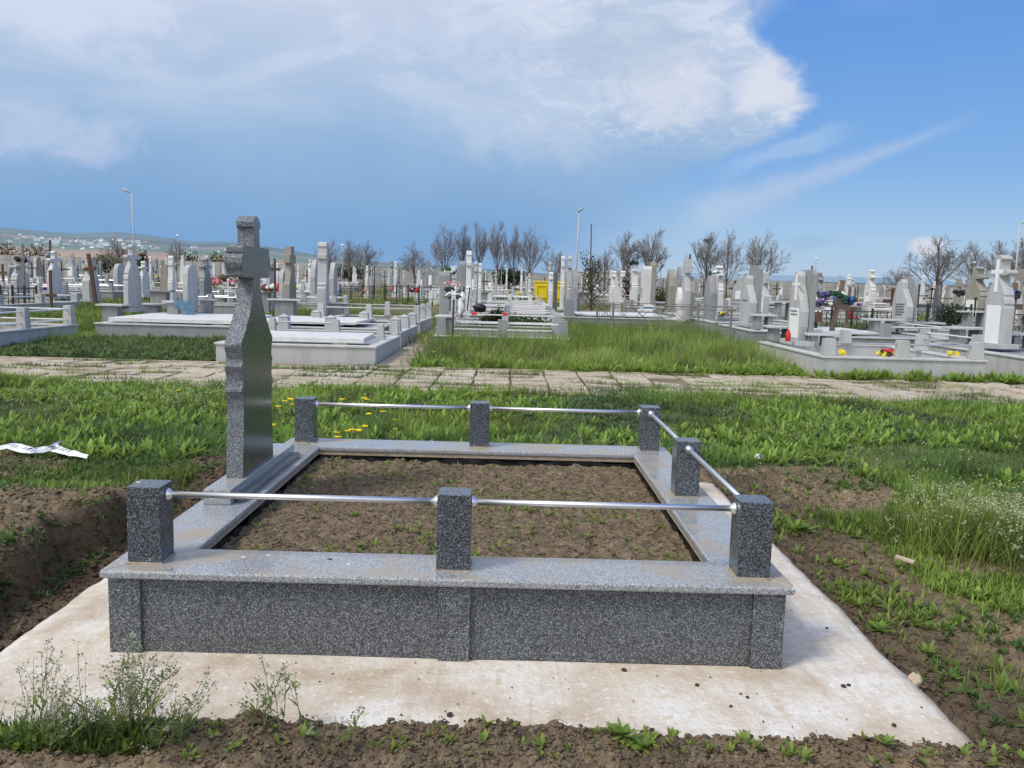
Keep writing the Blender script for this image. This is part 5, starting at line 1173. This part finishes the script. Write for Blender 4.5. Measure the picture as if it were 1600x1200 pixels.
for k, (px, py, l) in enumerate(((420, 868, 'white flake on the front coping, longest'), (380, 871, 'thin pale flake on the front coping by the corner post'), (545, 882, 'round white flake on the front coping'), (515, 874, 'tiny dark chip on the front coping'), (216, 754, 'white dropping on top of the front corner post'), (611, 689, 'white flake on the back coping'))):
    z = ZT+PH if k == 4 else ZT; x, y = G0(px, py, z); m = MB(); n_ = 9; a_ = [rnd.uniform(.5, 1) for _ in range(n_)]
    m.prism([(.013*a_[i]*math.cos(i*.7), .006*a_[i]*math.sin(i*.7)) for i in range(n_)], 'z', .0005, .003); tag(m.build('flake', 'white_bit' if k != 3 else 'clod', loc=(x, y, z)), l, 'flake')
# twigs and straw on soil
m = MB()
for k in range(90):
    x, y = (q.uniform(-1.2, 2.4), q.uniform(2.45, 2.68)) if k < 40 else (q.uniform(1.7, 3.6), q.uniform(2.6, 6.5)); z = Hs(x, y)+.012; a = q.random()*6.3; l_ = q.uniform(.02, .07)
    m.tube([(x, y, z), (x+math.cos(a)*l_/2, y+math.sin(a)*l_/2, z+.008), (x+math.cos(a+.4)*l_, y+math.sin(a+.4)*l_, z+.002)], .0012, 3)
tag(m.build('straw', 'wood_light'), kind='stuff')
# paper ribbon with faint writing on the left grass
def ribbon():
    pp = [(-20, 697, 0), (15, 692, .5), (50, 697, .2), (85, 693, .6), (110, 700, .2), (137, 704, .0)]; P_ = []
    for px, py, b in pp: x, y = G0(px, py, .12); P_.append(Vector((x, y, Hs(x, y)+.07+b*.03)))
    b0 = P_[2]; t = thing('paper_ribbon', tuple(b0), 'crumpled white paper ribbon with writing lying on the grass', 'ribbon')
    n_ = 40; vs = []; w = .06
    def cr_(s):
        s *= len(P_)-1; i = min(int(s), len(P_)-2); f = s-i; f2 = f*f*(3-2*f); return P_[i].lerp(P_[i+1], f2)-b0
    for k in range(n_+1):
        c_ = cr_(k/n_); ww = w*(1-.75*(k/n_)**4); dz = .003*math.sin(k*.9)
        j1, j2, j3 = (q.uniform(-.004, .004) for _ in range(3)); vs += [c_+Vector((j2, -ww*(1+j1*12), dz-.02+j1)), c_+Vector((j3, j2, dz+.004*math.cos(k*.7)+j2)), c_+Vector((j1, ww*(1+j3*14), -dz+.005+j3))]
    m = MB().add(vs, [(3*k+j, 3*k+3+j, 3*k+4+j, 3*k+1+j) for k in range(n_) for j in (0, 1)]); m.build('strip', 'paper', t, smooth=True)
    m = MB().add([vs[60]+Vector((0, .02, .01)), vs[66]+Vector((0, .1, .05)), vs[75]+Vector((.02, .18, .06)), vs[72]+Vector((.0, .10, .045)), vs[75]+Vector((.02, .08, .03))], [(0, 1, 3), (1, 2, 3), (0, 3, 4)]); m.build('loose_end', 'paper', t)
    m = MB()
    for k in range(8, 32):
        if q.random() < .75:
            c_ = cr_((k+.5)/n_); s_ = q.uniform(.006, .014)
            a0 = c_+Vector((-.012, -.045, -.006+.003*math.sin(k*.9)+.012)); m.tube([a0, a0+Vector((s_, .03, .006)), a0+Vector((s_*2, .0, .006)), a0+Vector((s_*2.4, .035, .01))], .0022, 4)
    m.build('writing', 'ink', t)
ribbon()

# ------------------------------------------------------------------ bushes, young tree, evergreen
def bush(name, label, px, Y, r, hgt, col, n=1500, cat='bush', leaf=.12, zoff=0, group=None):
    X, z = at(px, Y); t = thing(name, (X, Y, z), label, cat, group)
    MB().tube([(0, 0, -.1), (0, 0, hgt*.6)], [r*.05+.02, .02], 5).build('trunk', 'bark', t); v = Veg(); N = n
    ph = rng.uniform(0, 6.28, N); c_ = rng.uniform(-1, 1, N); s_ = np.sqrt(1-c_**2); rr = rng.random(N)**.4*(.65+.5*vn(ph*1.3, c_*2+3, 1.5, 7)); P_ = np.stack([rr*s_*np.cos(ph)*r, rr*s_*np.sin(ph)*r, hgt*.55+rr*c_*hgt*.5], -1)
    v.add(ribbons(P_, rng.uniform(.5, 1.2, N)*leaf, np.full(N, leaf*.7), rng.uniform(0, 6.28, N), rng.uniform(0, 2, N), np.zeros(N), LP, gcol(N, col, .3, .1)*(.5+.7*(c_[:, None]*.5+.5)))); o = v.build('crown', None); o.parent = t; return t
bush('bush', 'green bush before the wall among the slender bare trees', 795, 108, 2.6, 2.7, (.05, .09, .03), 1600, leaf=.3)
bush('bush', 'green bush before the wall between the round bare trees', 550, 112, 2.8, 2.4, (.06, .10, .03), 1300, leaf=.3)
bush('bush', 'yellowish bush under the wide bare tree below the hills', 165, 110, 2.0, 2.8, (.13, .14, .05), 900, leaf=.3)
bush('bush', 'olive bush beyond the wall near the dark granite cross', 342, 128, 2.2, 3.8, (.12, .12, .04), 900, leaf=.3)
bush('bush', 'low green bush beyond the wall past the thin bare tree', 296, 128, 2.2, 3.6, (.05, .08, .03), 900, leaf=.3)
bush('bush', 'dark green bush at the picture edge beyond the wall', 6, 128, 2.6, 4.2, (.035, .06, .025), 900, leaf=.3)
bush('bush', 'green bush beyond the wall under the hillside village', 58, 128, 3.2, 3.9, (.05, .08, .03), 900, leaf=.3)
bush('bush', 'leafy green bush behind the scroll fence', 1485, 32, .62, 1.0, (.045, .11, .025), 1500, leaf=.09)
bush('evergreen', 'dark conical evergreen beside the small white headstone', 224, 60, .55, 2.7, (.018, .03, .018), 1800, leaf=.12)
bush('shrub', 'round dark shrub in the planted grave before the yellow bins', 777, 22.6, .28, .8, (.03, .06, .02), 900, leaf=.07, cat='shrub')
bush('shrub', 'reddish green shrub in the planted grave before the yellow bins', 762, 22.4, .26, .65, (.08, .06, .03), 700, leaf=.07, cat='shrub')
bush('shrub', 'yellow green shrub by the white pillars under the twin bare trees', 1032, 46, .55, 1.3, (.10, .10, .025), 800, leaf=.1, cat='shrub')
bush('shrub', 'brownish round shrub by the white bottle shaped monument', 979, 46, .4, 2.1, (.08, .045, .03), 700, leaf=.1, cat='shrub')
bush('shrub', 'low garden plants filling the planted grave', 800, 23.4, 1.3, .55, (.05, .11, .03), 2200, leaf=.09, cat='shrub')
X, z = at(922, 31); t = thing('young_tree', (X, 31, z), 'leafy young tree with loose green leaf clusters and thin trunk', 'tree')
tm = MB().tube([(0, 0, -.1), (.02, 0, .7), (-.02, 0, 1.5), (.03, 0, 2.3)], [.05, .04, .03, .015], 6); v = Veg()
for k in range(34):
    h0 = .45+1.5*(k/34); a = k*2.4; L = (.95 if h0 < .9 else .62)*rnd.uniform(.6, 1.1); e = .95 if h0 < .9 else .75
    p0 = Vector((0, 0, h0)); p1 = p0+Vector((math.cos(a)*L*math.sin(e), math.sin(a)*L*math.sin(e), L*math.cos(e)+.05)); p2 = p1+Vector((0, 0, .18)); tm.tube([p0, p1, p2], [.016, .009, .004], 4)
    n_ = 26; f = rng.random(n_)[:, None]**.6; P_ = np.array(p0)*(1-f)+np.array(p2)*f+rng.normal(0, .05, (n_, 3)); v.add(ribbons(P_, rng.uniform(.05, .10, n_), np.full(n_, .055), rng.uniform(0, 6, n_), rng.uniform(0, 1.6, n_), np.zeros(n_), LP, gcol(n_, (.09, .12, .035), .3, .2)))
tm.build('trunk', 'bark', t); o = v.build('crown', None); o.parent = t

# ------------------------------------------------------------------ the field of graves behind, row after row
protos = {}
def proto(key, style, w, h, th, mat, pl=None, cr_=False):
    m = MB(); pz = .3
    m.box(-.28, .28, -.42, .42, -.3, .25); m.box(-th/2-.1, th/2+.1, -w/2-.1, w/2+.1, .301, .42); m.prism([(u, q_+.421) for u, q_ in PR[style](w, h)], 'x', -th/2, th/2)
    names = [mat]
    if pl:
        m.cur = 1; names.append('white_paint')
        for s in (-1, 1): m.box(min(s*(th/2+.002), s*(th/2+.01)), max(s*(th/2+.002), s*(th/2+.01)), -w*.3, w*.3, .55, .42+h*.45)
    me = m; o = me.build('headstone', names); protos[key] = [o, False]
AD = {}
for key, style, w, h, th, mat, pl, desc in (('c1', 'classic', .85, 1.75, .16, 'mosaic_light', 1, 'grey cross topped headstone'), ('c2', 'classic', .75, 1.55, .2, 'mosaic_white', 0, 'white cross topped headstone'), ('c3', 'classic', .9, 1.9, .26, 'mosaic_mid', 1, 'tall stout cross headstone'),
    ('r1', 'round', .7, 1.35, .14, 'mosaic_light', 0, 'round topped grey headstone'), ('w1', 'wave', .8, 1.5, .15, 'mosaic_light', 1, 'wave edged grey headstone'), ('p1', 'plain', .8, 1.6, .18, 'mosaic_white', 1, 'plain white block cross headstone'),
    ('o1', 'pillar', .55, 1.7, .22, 'mosaic_white', 0, 'slim white pillar monument'), ('t1', 'point', .65, 1.5, .16, 'mosaic_mid', 0, 'pointed grey headstone'), ('d1', 'wave', .75, 1.4, .14, 'granite_wall', 0, 'dark polished headstone'), ('e1', 'plain', .7, 1.45, .2, 'weathered', 0, 'weathered brownish cross headstone')):
    proto(key, style, w, h, th, mat, pl); AD[key] = desc
m = MB().tube([(0, 0, -.1), (0, 0, 1.7)], .035, 5).tube([(-.38, 0, 1.25), (.38, 0, 1.25)], .03, 5); protos['i1'] = [m.build('iron_cross', 'black_iron'), False]; AD['i1'] = 'thin black iron cross'
m = MB().box(-.05, .05, -.03, .03, -.1, 1.6).box(-.35, .35, -.035, .035, 1.1, 1.2); protos['i2'] = [m.build('wooden_cross', 'wood_dark'), False]; AD['i2'] = 'dark wooden cross'
def sur_proto(key, mat, cop, fill, W, D, rail, desc):
    m = MB(); ring(m, -W/2, W/2, -D/2, D/2, -.3, .28, .16); m.cur = 1; ring(m, -W/2-.03, W/2+.03, -D/2-.03, D/2+.03, .281, .32, .22); m.cur = 2; m.box(-W/2+.17, W/2-.17, -D/2+.17, D/2-.17, -.2, .20)
    m.cur = 0; P_ = []
    for u in (-1, 0, 1):
        for s in (-1, 1): x, y = u*(W/2-.1), s*(D/2-.1); m.box(x-.09, x+.09, y-.09, y+.09, .32, .68, .01)
    m.cur = 3
    for s in (-1, 1): m.tube([(-W/2+.1, s*(D/2-.1), .57), (W/2-.1, s*(D/2-.1), .57)], .022, 5)
    m.tube([(W/2-.1, -D/2+.1, .57), (W/2-.1, D/2-.1, .57)], .022, 5)
    protos[key] = [m.build('grave_surround', [mat, cop, fill, rail]), False]; AD[key] = desc
sur_proto('s1', 'mosaic_light', 'coping_light', 'bed_soil', 2.6, 2.5, 'white_rail', 'pale railed grave surround'); sur_proto('s2', 'mosaic_mid', 'coping_light', 'mosaic_mid', 2.4, 2.4, 'steel_dull', 'grey railed slab grave'); sur_proto('s3', 'mosaic_white', 'mosaic_white', 'bed_soil', 2.2, 2.4, 'white_rail', 'white railed grave surround')
m = MB().box(-.45, .45, -.25, .25, .66, .72).box(-.28, .28, -.18, .18, -.1, .66); protos['b1'] = [m.build('stone_table', 'mosaic_mid'), False]; AD['b1'] = 'grey stone table'
FIELD = []
def put(key, x, y, rz=0., s=1., cat='headstone'):
    o, used = protos[key]
    if used: n_ = o.copy(); C.objects.link(n_)
    else: n_ = o; protos[key][1] = True
    n_.location = (x, y, Hs(x, y)+.02); n_.rotation_euler[2] = rz; n_.scale = (s*(rnd.uniform(.6, .85) if cat == 'headstone' else 1), s*(rnd.uniform(.5, .75) if cat == 'headstone' else 1), s*rnd.uniform(.92, 1.12)); n_['category'] = cat; FIELD.append((n_, key, x, y))
q = random.Random(21); keys = ['c1']*5+['c2']*4+['c3']*3+['r1']+['w1']*2+['p1']*3+['o1']*5+['t1']*4+['d1']*2+['e1']*2
y = 31.0; ns = 0; FL = []
while y < 117:
    span = .63*y; x = -span + q.uniform(0, 2)
    while x < span:
        px = 800+1321*x/y; skip = False
        ok = all((abs(x-a) > 1.5 or abs(y-b) > 1.6) for a, b in OCC)
        if -1.9 < x < 1.4 and y < 37: ok = False
        if 1.4 < x < 9.3 and y < 33.5: ok = False
        if 540 < px < 650 and y < 50: ok = False
        if 836 < px < 880 and 40 < y < 50: ok = False
        if x < -15.5 and y < 32: ok = False
        pr = .72 if y < 55 else .62 if y < 85 else .50
        if ok and q.random() < pr:
            k = q.choice(keys)
            xx, yy = x+q.uniform(-.25, .25), y+q.uniform(-.3, .3)
            if ns >= 256 or q.random() < .22: put(q.choice(['i1', 'i2']), xx, yy, q.uniform(-.4, .4), 1, 'cross')
            else: put(k, xx, yy, q.choice([0, 0, 0, 3.1416])+q.uniform(-.12, .12) if q.random() < .66 else 1.57+q.uniform(-.1, .1), q.uniform(.85, 1.12)); ns += 1
            if y < 80 and q.random() < (.75 if y < 55 else .45): put(q.choice(['s1', 's1', 's2', 's3']), xx+1.75*(1 if q.random() < .5 else 1), yy+.2, 0, 1, 'grave')
            if q.random() < .30: FL.append((xx+q.uniform(-.5, .5), yy-.9, q.choice(['petal_white', 'petal_red', 'petal_pink', 'wreath_green', 'petal_yellow', 'petal_purple', 'black_plastic'])))
            if y < 60 and q.random() < .30: put('b1', xx, yy-1.05, 0, 1, 'stone table')
        x += 3.4 if y < 85 else 3.7
    y += 3.7 if y < 60 else 4.4
FN = {'petal_white': 'white', 'petal_red': 'red', 'petal_pink': 'pink', 'wreath_green': 'dark green', 'petal_yellow': 'yellow', 'petal_purple': 'purple', 'black_plastic': 'dark'}; FM = {}
for fx, fy, fm in FL:
    m = MB()
    if fm not in FM:
        for k in range(9): a_ = rnd.random()*6.28; m.ball((.2*math.cos(a_)*rnd.random(), .1*math.sin(a_), .42+rnd.uniform(-.1, .16)), .085, 5, .8, .5)
        o = m.build('flower_bunch', [fm]); FM[fm] = o
    else: o = FM[fm].copy(); C.objects.link(o)
    o.location = (fx, fy, Hs(fx, fy)); o['category'] = 'flowers'; AD['f'+fm] = 'small '+FN[fm]+' flower bunch'; FIELD.append((o, 'f'+fm, fx, fy))
for k_, (o, used) in protos.items():
    if not used: bpy.data.objects.remove(o)
zones = [(-999, 70, 'at the village side edge'), (70, 140, 'under the hillside village'), (140, 200, 'before the hill lamp post'), (200, 270, 'past the hill lamp post'), (270, 350, 'near the thin bare tree'), (350, 440, 'around the dark granite cross'),
         (440, 500, 'around the blocky weathered cross'), (500, 560, 'past the ball topped monument'), (560, 620, 'over the black barred fence'), (620, 690, 'before the pink wreath'), (690, 760, 'behind the pink wreath'), (760, 830, 'under the slender bare trees'),
         (830, 900, 'around the yellow bins'), (900, 960, 'around the leafy young tree'), (960, 1030, 'under the twin bare trees'), (1030, 1090, 'around the squared cross'), (1090, 1160, 'under the nest tree'), (1160, 1240, 'under the widest shed tree'),
         (1240, 1310, 'behind the wreathed wooden cross'), (1310, 1380, 'around the slim white monument'), (1380, 1440, 'behind the leaf shaped headstone'), (1440, 1500, 'behind the rust brown iron cross'), (1500, 1560, 'around the round armed cross'), (1560, 9999, 'past the tall white cross')]
bk = {}
for o, k, x, y in FIELD:
    px = 800+1321*x/y; z_ = next(zz for a, b, zz in zones if a <= px < b); r_ = 'near row' if y < 46 else 'middle row' if y < 62 else 'far row' if y < 85 else 'last row'
    bk.setdefault((k, z_, r_), []).append((px, o))
ORD = ['first', 'second', 'third', 'fourth', 'fifth', 'sixth', 'seventh', 'eighth', 'ninth', 'tenth']
for (k, z_, r_), L_ in bk.items():
    L_.sort(key=lambda a: a[0])
    for i, (px, o) in enumerate(L_):
        n_ = len(L_); o['label'] = '%s, %s, %s%s' % (AD[k], r_, z_, '' if n_ == 1 else ', %s' % ORD[min(i, 9)])
        o['group'] = {'grave': 'grave surrounds across the graveyard', 'headstone': 'headstones in rows across the graveyard', 'cross': 'small crosses among the graves', 'stone table': 'stone tables among the graves', 'flowers': 'small flower bunches on the far graves'}[o['category']]
print('field headstones', ns)
open('/tmp/ns','w').write(str(ns))

# ------------------------------------------------------------------ village on the hillside
def house(w, d, h, roof, wall):
    t = thing('house', (0, 0, 0), 'x', 'house'); MB().box(-w, w, -d, d, -6, h).build('wall', wall, t)
    MB().prism([(-d-.5, h+.01), (d+.5, h+.01), (0, h+d*.7)], 'x', -w-.5, w+.5).build('roof', roof, t)
    return t
HP = [[house(6, 4, 5, 'house_roof', 'house_wall'), 0, 'white walled house with reddish roof'], [house(8, 5, 4, 'house_roof_grey', 'white_paint'), 0, 'white house with pale grey roof'], [house(14, 6, 4, 'house_roof_grey', 'white_paint'), 0, 'long white farm building with grey roof']]
q = random.Random(8); HH = []
for k in range(75):
    px = q.choice([q.uniform(0, 180), q.uniform(0, 270), q.uniform(60, 420)]); Y = q.uniform(1250, 2300); X = (px-800)/1321*Y
    z = float(hillz(np.array([X]), np.array([Y]))[0]); i = q.choice([0, 0, 1, 1, 2]); pr = HP[i]
    o = pr[0] if not pr[1] else copy_tree(pr[0]); pr[1] = 1; o.location = (X, Y, z); o.rotation_euler[2] = q.uniform(-.8, .8); s = q.uniform(.35, .65)*Y/1700; o.scale = (s, s, s)
    tag(o, pr[2]+' in the village on the far hillside', 'house', 'village houses on the far hillside, ' + pr[2])

# ------------------------------------------------------------------ sky
SUN_EL, SUN_AZ = 52, 238    # azimuth clockwise from +Y (view direction)
w = bpy.data.worlds.new('World'); sc.world = w; w.use_nodes = True; nt = w.node_tree; nt.nodes.clear(); LK = nt.links.new
def N_(t, **k):
    x = nt.nodes.new(t)
    for a, b in k.items():
        if a in x.inputs: x.inputs[a].default_value = b
        else: setattr(x, a, b)
    return x
class E:
    """tiny expression wrapper over math nodes"""
    def __init__(s, o): s.o = o
    @staticmethod
    def op(op, *a, **k):
        x = N_('ShaderNodeMath', operation=op); x.use_clamp = k.get('c', False)
        for i, v in enumerate(a):
            if isinstance(v, E): LK(v.o, x.inputs[i])
            else: x.inputs[i].default_value = v
        return E(x.outputs[0])
    def __add__(s, b): return E.op('ADD', s, b)
    __radd__ = __add__
    def __sub__(s, b): return E.op('SUBTRACT', s, b)
    def __rsub__(s, b): return E.op('SUBTRACT', b, s)
    def __mul__(s, b): return E.op('MULTIPLY', s, b)
    __rmul__ = __mul__
    def __truediv__(s, b): return E.op('DIVIDE', s, b)
def sst(a, b, x):
    m = N_('ShaderNodeMapRange', interpolation_type='SMOOTHSTEP'); m.clamp = True
    for i, v in ((0, x), (1, a), (2, b)):
        if isinstance(v, E): LK(v.o, m.inputs[i])
        else: m.inputs[i].default_value = v
    return E(m.outputs[0])
def mixc(f, a, b):
    m = N_('ShaderNodeMix', data_type='RGBA')
    if isinstance(f, E): LK(f.o, m.inputs[0])
    else: m.inputs[0].default_value = f
    for v, i in ((a, 6), (b, 7)):
        if isinstance(v, tuple): m.inputs[i].default_value = (*v, 1)
        else: LK(v, m.inputs[i])
    return m.outputs[2]
def rampc(x, stops):
    r_ = N_('ShaderNodeValToRGB'); e = r_.color_ramp.elements; r_.color_ramp.interpolation = 'EASE' if len(stops) < 4 else 'LINEAR'
    while len(e) < len(stops): e.new(.5)
    for i, (p, c) in enumerate(stops): e[i].position = p; e[i].color = (*c, 1)
    LK(x.o, r_.inputs[0]); return r_.outputs[0]
tc = N_('ShaderNodeTexCoord'); sp = N_('ShaderNodeSeparateXYZ'); LK(tc.outputs['Generated'], sp.inputs[0])
dx, dy, dz = E(sp.outputs[0]), E(sp.outputs[1]), E(sp.outputs[2])
az = E.op('ARCTAN2', dx, dy)*(180/math.pi); el = E.op('ARCSINE', dz)*(180/math.pi)
comb = N_('ShaderNodeCombineXYZ'); LK((az*.05).o, comb.inputs[0]); LK((el*.075).o, comb.inputs[1])
def nz(scale, det=5, rough=.55, dist=0, off=0., sx=1., sy=1.):
    mp_ = N_('ShaderNodeMapping'); mp_.inputs['Location'].default_value = (off, off*.7, off*.3); mp_.inputs['Scale'].default_value = (sx, sy, 1); LK(comb.outputs[0], mp_.inputs[0])
    n_ = N_('ShaderNodeTexNoise'); n_.inputs['Scale'].default_value = scale; n_.inputs['Detail'].default_value = det; n_.inputs['Roughness'].default_value = rough; n_.inputs['Distortion'].default_value = dist
    LK(mp_.outputs[0], n_.inputs['Vector']); return E(n_.outputs['Fac'])
def srgb(r, g, b): return tuple(((c/255+.055)/1.055)**2.4 if c > 10 else c/255/12.92 for c in (r, g, b))
sky = N_('ShaderNodeTexSky', sky_type='NISHITA'); sky.sun_disc = False; sky.sun_elevation = R(SUN_EL); sky.sun_rotation = R(SUN_AZ); sky.air_density = 1.3; sky.dust_density = .6; sky.ozone_density = 2.0
skb = N_('ShaderNodeVectorMath', operation='SCALE'); LK(sky.outputs[0], skb.inputs[0]); skb.inputs['Scale'].default_value = .11
blue = rampc(el/30., [(0., srgb(176, 204, 232)), (.10, srgb(158, 196, 234)), (.25, srgb(122, 173, 232)), (.5, srgb(98, 155, 229)), (.8, srgb(86, 143, 226)), (1., srgb(76, 134, 222))])
base = mixc(.85, skb.outputs[0], blue)
n1, n2, n3 = nz(2.2, 6, .6, .4), nz(6, 6, .62, .6, 3.1), nz(1.1, 4, .5, 0, 7.7)
# edge of the great cloud: azimuth of its right border as a function of elevation
def curve(x, pts, a, b):
    c_ = N_('ShaderNodeFloatCurve'); cv = c_.mapping.curves[0]
    while len(cv.points) < len(pts): cv.points.new(.5, .5)
    for i, (p, v) in enumerate(pts): cv.points[i].location = (p, (v-a)/(b-a)); cv.points[i].handle_type = 'AUTO'
    c_.mapping.update(); LK(x.o, c_.inputs[1]); return E(c_.outputs[0])*(b-a)+a
bx = curve(el/30., [(0, 4), (.12, 8), (.2, 10), (.27, 13.2), (.33, 17.0), (.39, 18.4), (.46, 17.6), (.50, 16.0), (.58, 15.2), (.68, 16.5), (1, 20)], 0, 30)
edge = bx - az + (n2-.5)*4.2 + (n1-.5)*3.0
soft = curve(el/30., [(0, 9), (.22, 7), (.30, 1.6), (.50, 1.3), (.60, 3.5), (1, 6)], 0, 10)
cm = sst(E.op('MULTIPLY', soft, -.6), soft, edge)
cc_ = rampc(el/30.+(n1-.5)*.16+(n3-.5)*.12, [(0., srgb(138, 176, 216)), (.10, srgb(124, 166, 212)), (.20, srgb(138, 175, 216)), (.32, srgb(156, 187, 222)), (.45, srgb(180, 200, 228)), (.60, srgb(200, 211, 233)), (1., srgb(205, 218, 240))])
# grey blue underside streaks, bright billows
cc_ = mixc(sst(.52, .72, nz(3.0, 6, .6, .5, 5.3, .7, 1.6))*sst(5, 11, el)*.6, cc_, srgb(168, 194, 224))
# broad lighter veil towards the left and top
cc_ = mixc(sst(.42, .62, nz(2.0, 6, .58, .7, 11.3, .8, 1.8))*sst(8, 15, el)*.65, cc_, srgb(212, 222, 242))
def blobm(a0, e0, ra, re, k=.5, o=0.):
    u = (az-a0)/ra; v_ = (el-e0)/re; d = E.op('SQRT', u*u+v_*v_); return sst(1.05, .35, d+(n2-.5)*k*2+(n1-.5)*k)
hi = E.op('MAXIMUM', blobm(16.3, 12.6, 3.2, 2.3, .8), E.op('MAXIMUM', blobm(10.2, 12.6, 4.6, 2.8, 1.2)*.75, blobm(17.8, 10.8, 1.6, 1.2, .5)))
bil = nz(13, 9, .62, .9, 2.2, 1, 1.3); cc_ = mixc(sst(.46, .62, bil)*sst(-6, 4, az)*sst(8, 11, el)*.40, cc_, srgb(225, 229, 240)); cc_ = mixc(sst(.54, .40, nz(5.5, 8, .6, .8, 9.1, 1, 1.5))*sst(-10, 2, az)*sst(7, 11, el)*.45, cc_, srgb(166, 190, 220))
cc_ = mixc(hi*.8, cc_, srgb(222, 226, 238))
cc_ = mixc(blobm(7, 15.5, 5.5, 2.6, 1.0)*.6, cc_, srgb(178, 198, 222))
cc_ = mixc(blobm(1, 11, 7, 4, 1.0)*.35, cc_, srgb(205, 217, 238))
cc_ = mixc(blobm(-29, 8.0, 6, 2.2, .9)*.6, cc_, srgb(196, 208, 234))
cc_ = mixc(blobm(-28, 15.2, 9, 3.2, 1.0)*.7, cc_, srgb(213, 222, 243))
col = mixc(cm, base, cc_)
# thin streak cloud low on the right, wisps
t_ = (az-11)/17.5; line_ = el - (t_*5.6+4.4) + E.op('MULTIPLY', t_, t_)*-.6
wd_ = 1.5-t_*1.25; stk = sst(1.1, -.1, E.op('ABSOLUTE', line_/E.op('MAXIMUM', wd_*1.25, .5))+(n2-.5)*1.2+(n1-.5)*1.2)*sst(10.0, 13.5, az)*sst(29, 22, az)
col = mixc(stk*.5, col, srgb(196, 208, 230))
stk2 = sst(1.0, .1, E.op('ABSOLUTE', (el-(az*.30+3.6))/.8)+(n2-.5)*2.2)*sst(12, 16, az)*sst(22, 18.5, az)
col = mixc(stk2*.5, col, srgb(176, 204, 234))
col = mixc(blobm(25.6, 2.9, 1.3, .75, .35), col, srgb(214, 218, 232))
col = mixc(blobm(18.7, 3.1, 2.4, .55, .6)*.3, col, srgb(140, 178, 220))
col = mixc(sst(19, 22, az+el*.0)*sst(15.5, 18, el+(n1-.5)*3)*sst(27, 21, az)*.35, col, srgb(150, 185, 232))
# lower half of the sky below the horizon: dull ground light
col = mixc(sst(-1, -6, el), col, (.16, .16, .12))
# unseen sky behind the viewer, brightened and warmed as added fill light
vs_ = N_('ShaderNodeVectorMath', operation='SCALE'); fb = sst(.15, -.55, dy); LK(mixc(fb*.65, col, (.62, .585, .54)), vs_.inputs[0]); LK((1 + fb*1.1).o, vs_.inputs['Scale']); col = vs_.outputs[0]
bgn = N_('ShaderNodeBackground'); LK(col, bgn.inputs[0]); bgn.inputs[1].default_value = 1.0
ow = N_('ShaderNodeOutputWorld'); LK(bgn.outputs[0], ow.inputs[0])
w.cycles.sampling_method = 'MANUAL'; w.cycles.sample_map_resolution = 512
# ------------------------------------------------------------------ sun
sl = bpy.data.lights.new('sun', 'SUN'); sl.energy = 2.5; sl.angle = R(13); sl.color = (1, .95, .87)
so = bpy.data.objects.new('sun', sl); C.objects.link(so)
sd = Vector((math.sin(R(SUN_AZ))*math.cos(R(SUN_EL)), math.cos(R(SUN_AZ))*math.cos(R(SUN_EL)), math.sin(R(SUN_EL))))
so.rotation_euler = sd.to_track_quat('Z', 'Y').to_euler()

for o in bpy.data.objects:
    l = o.get('label')
    if l and len(l.replace('-', ' ').split()) > 16: print('LONG', len(l.split()), l)
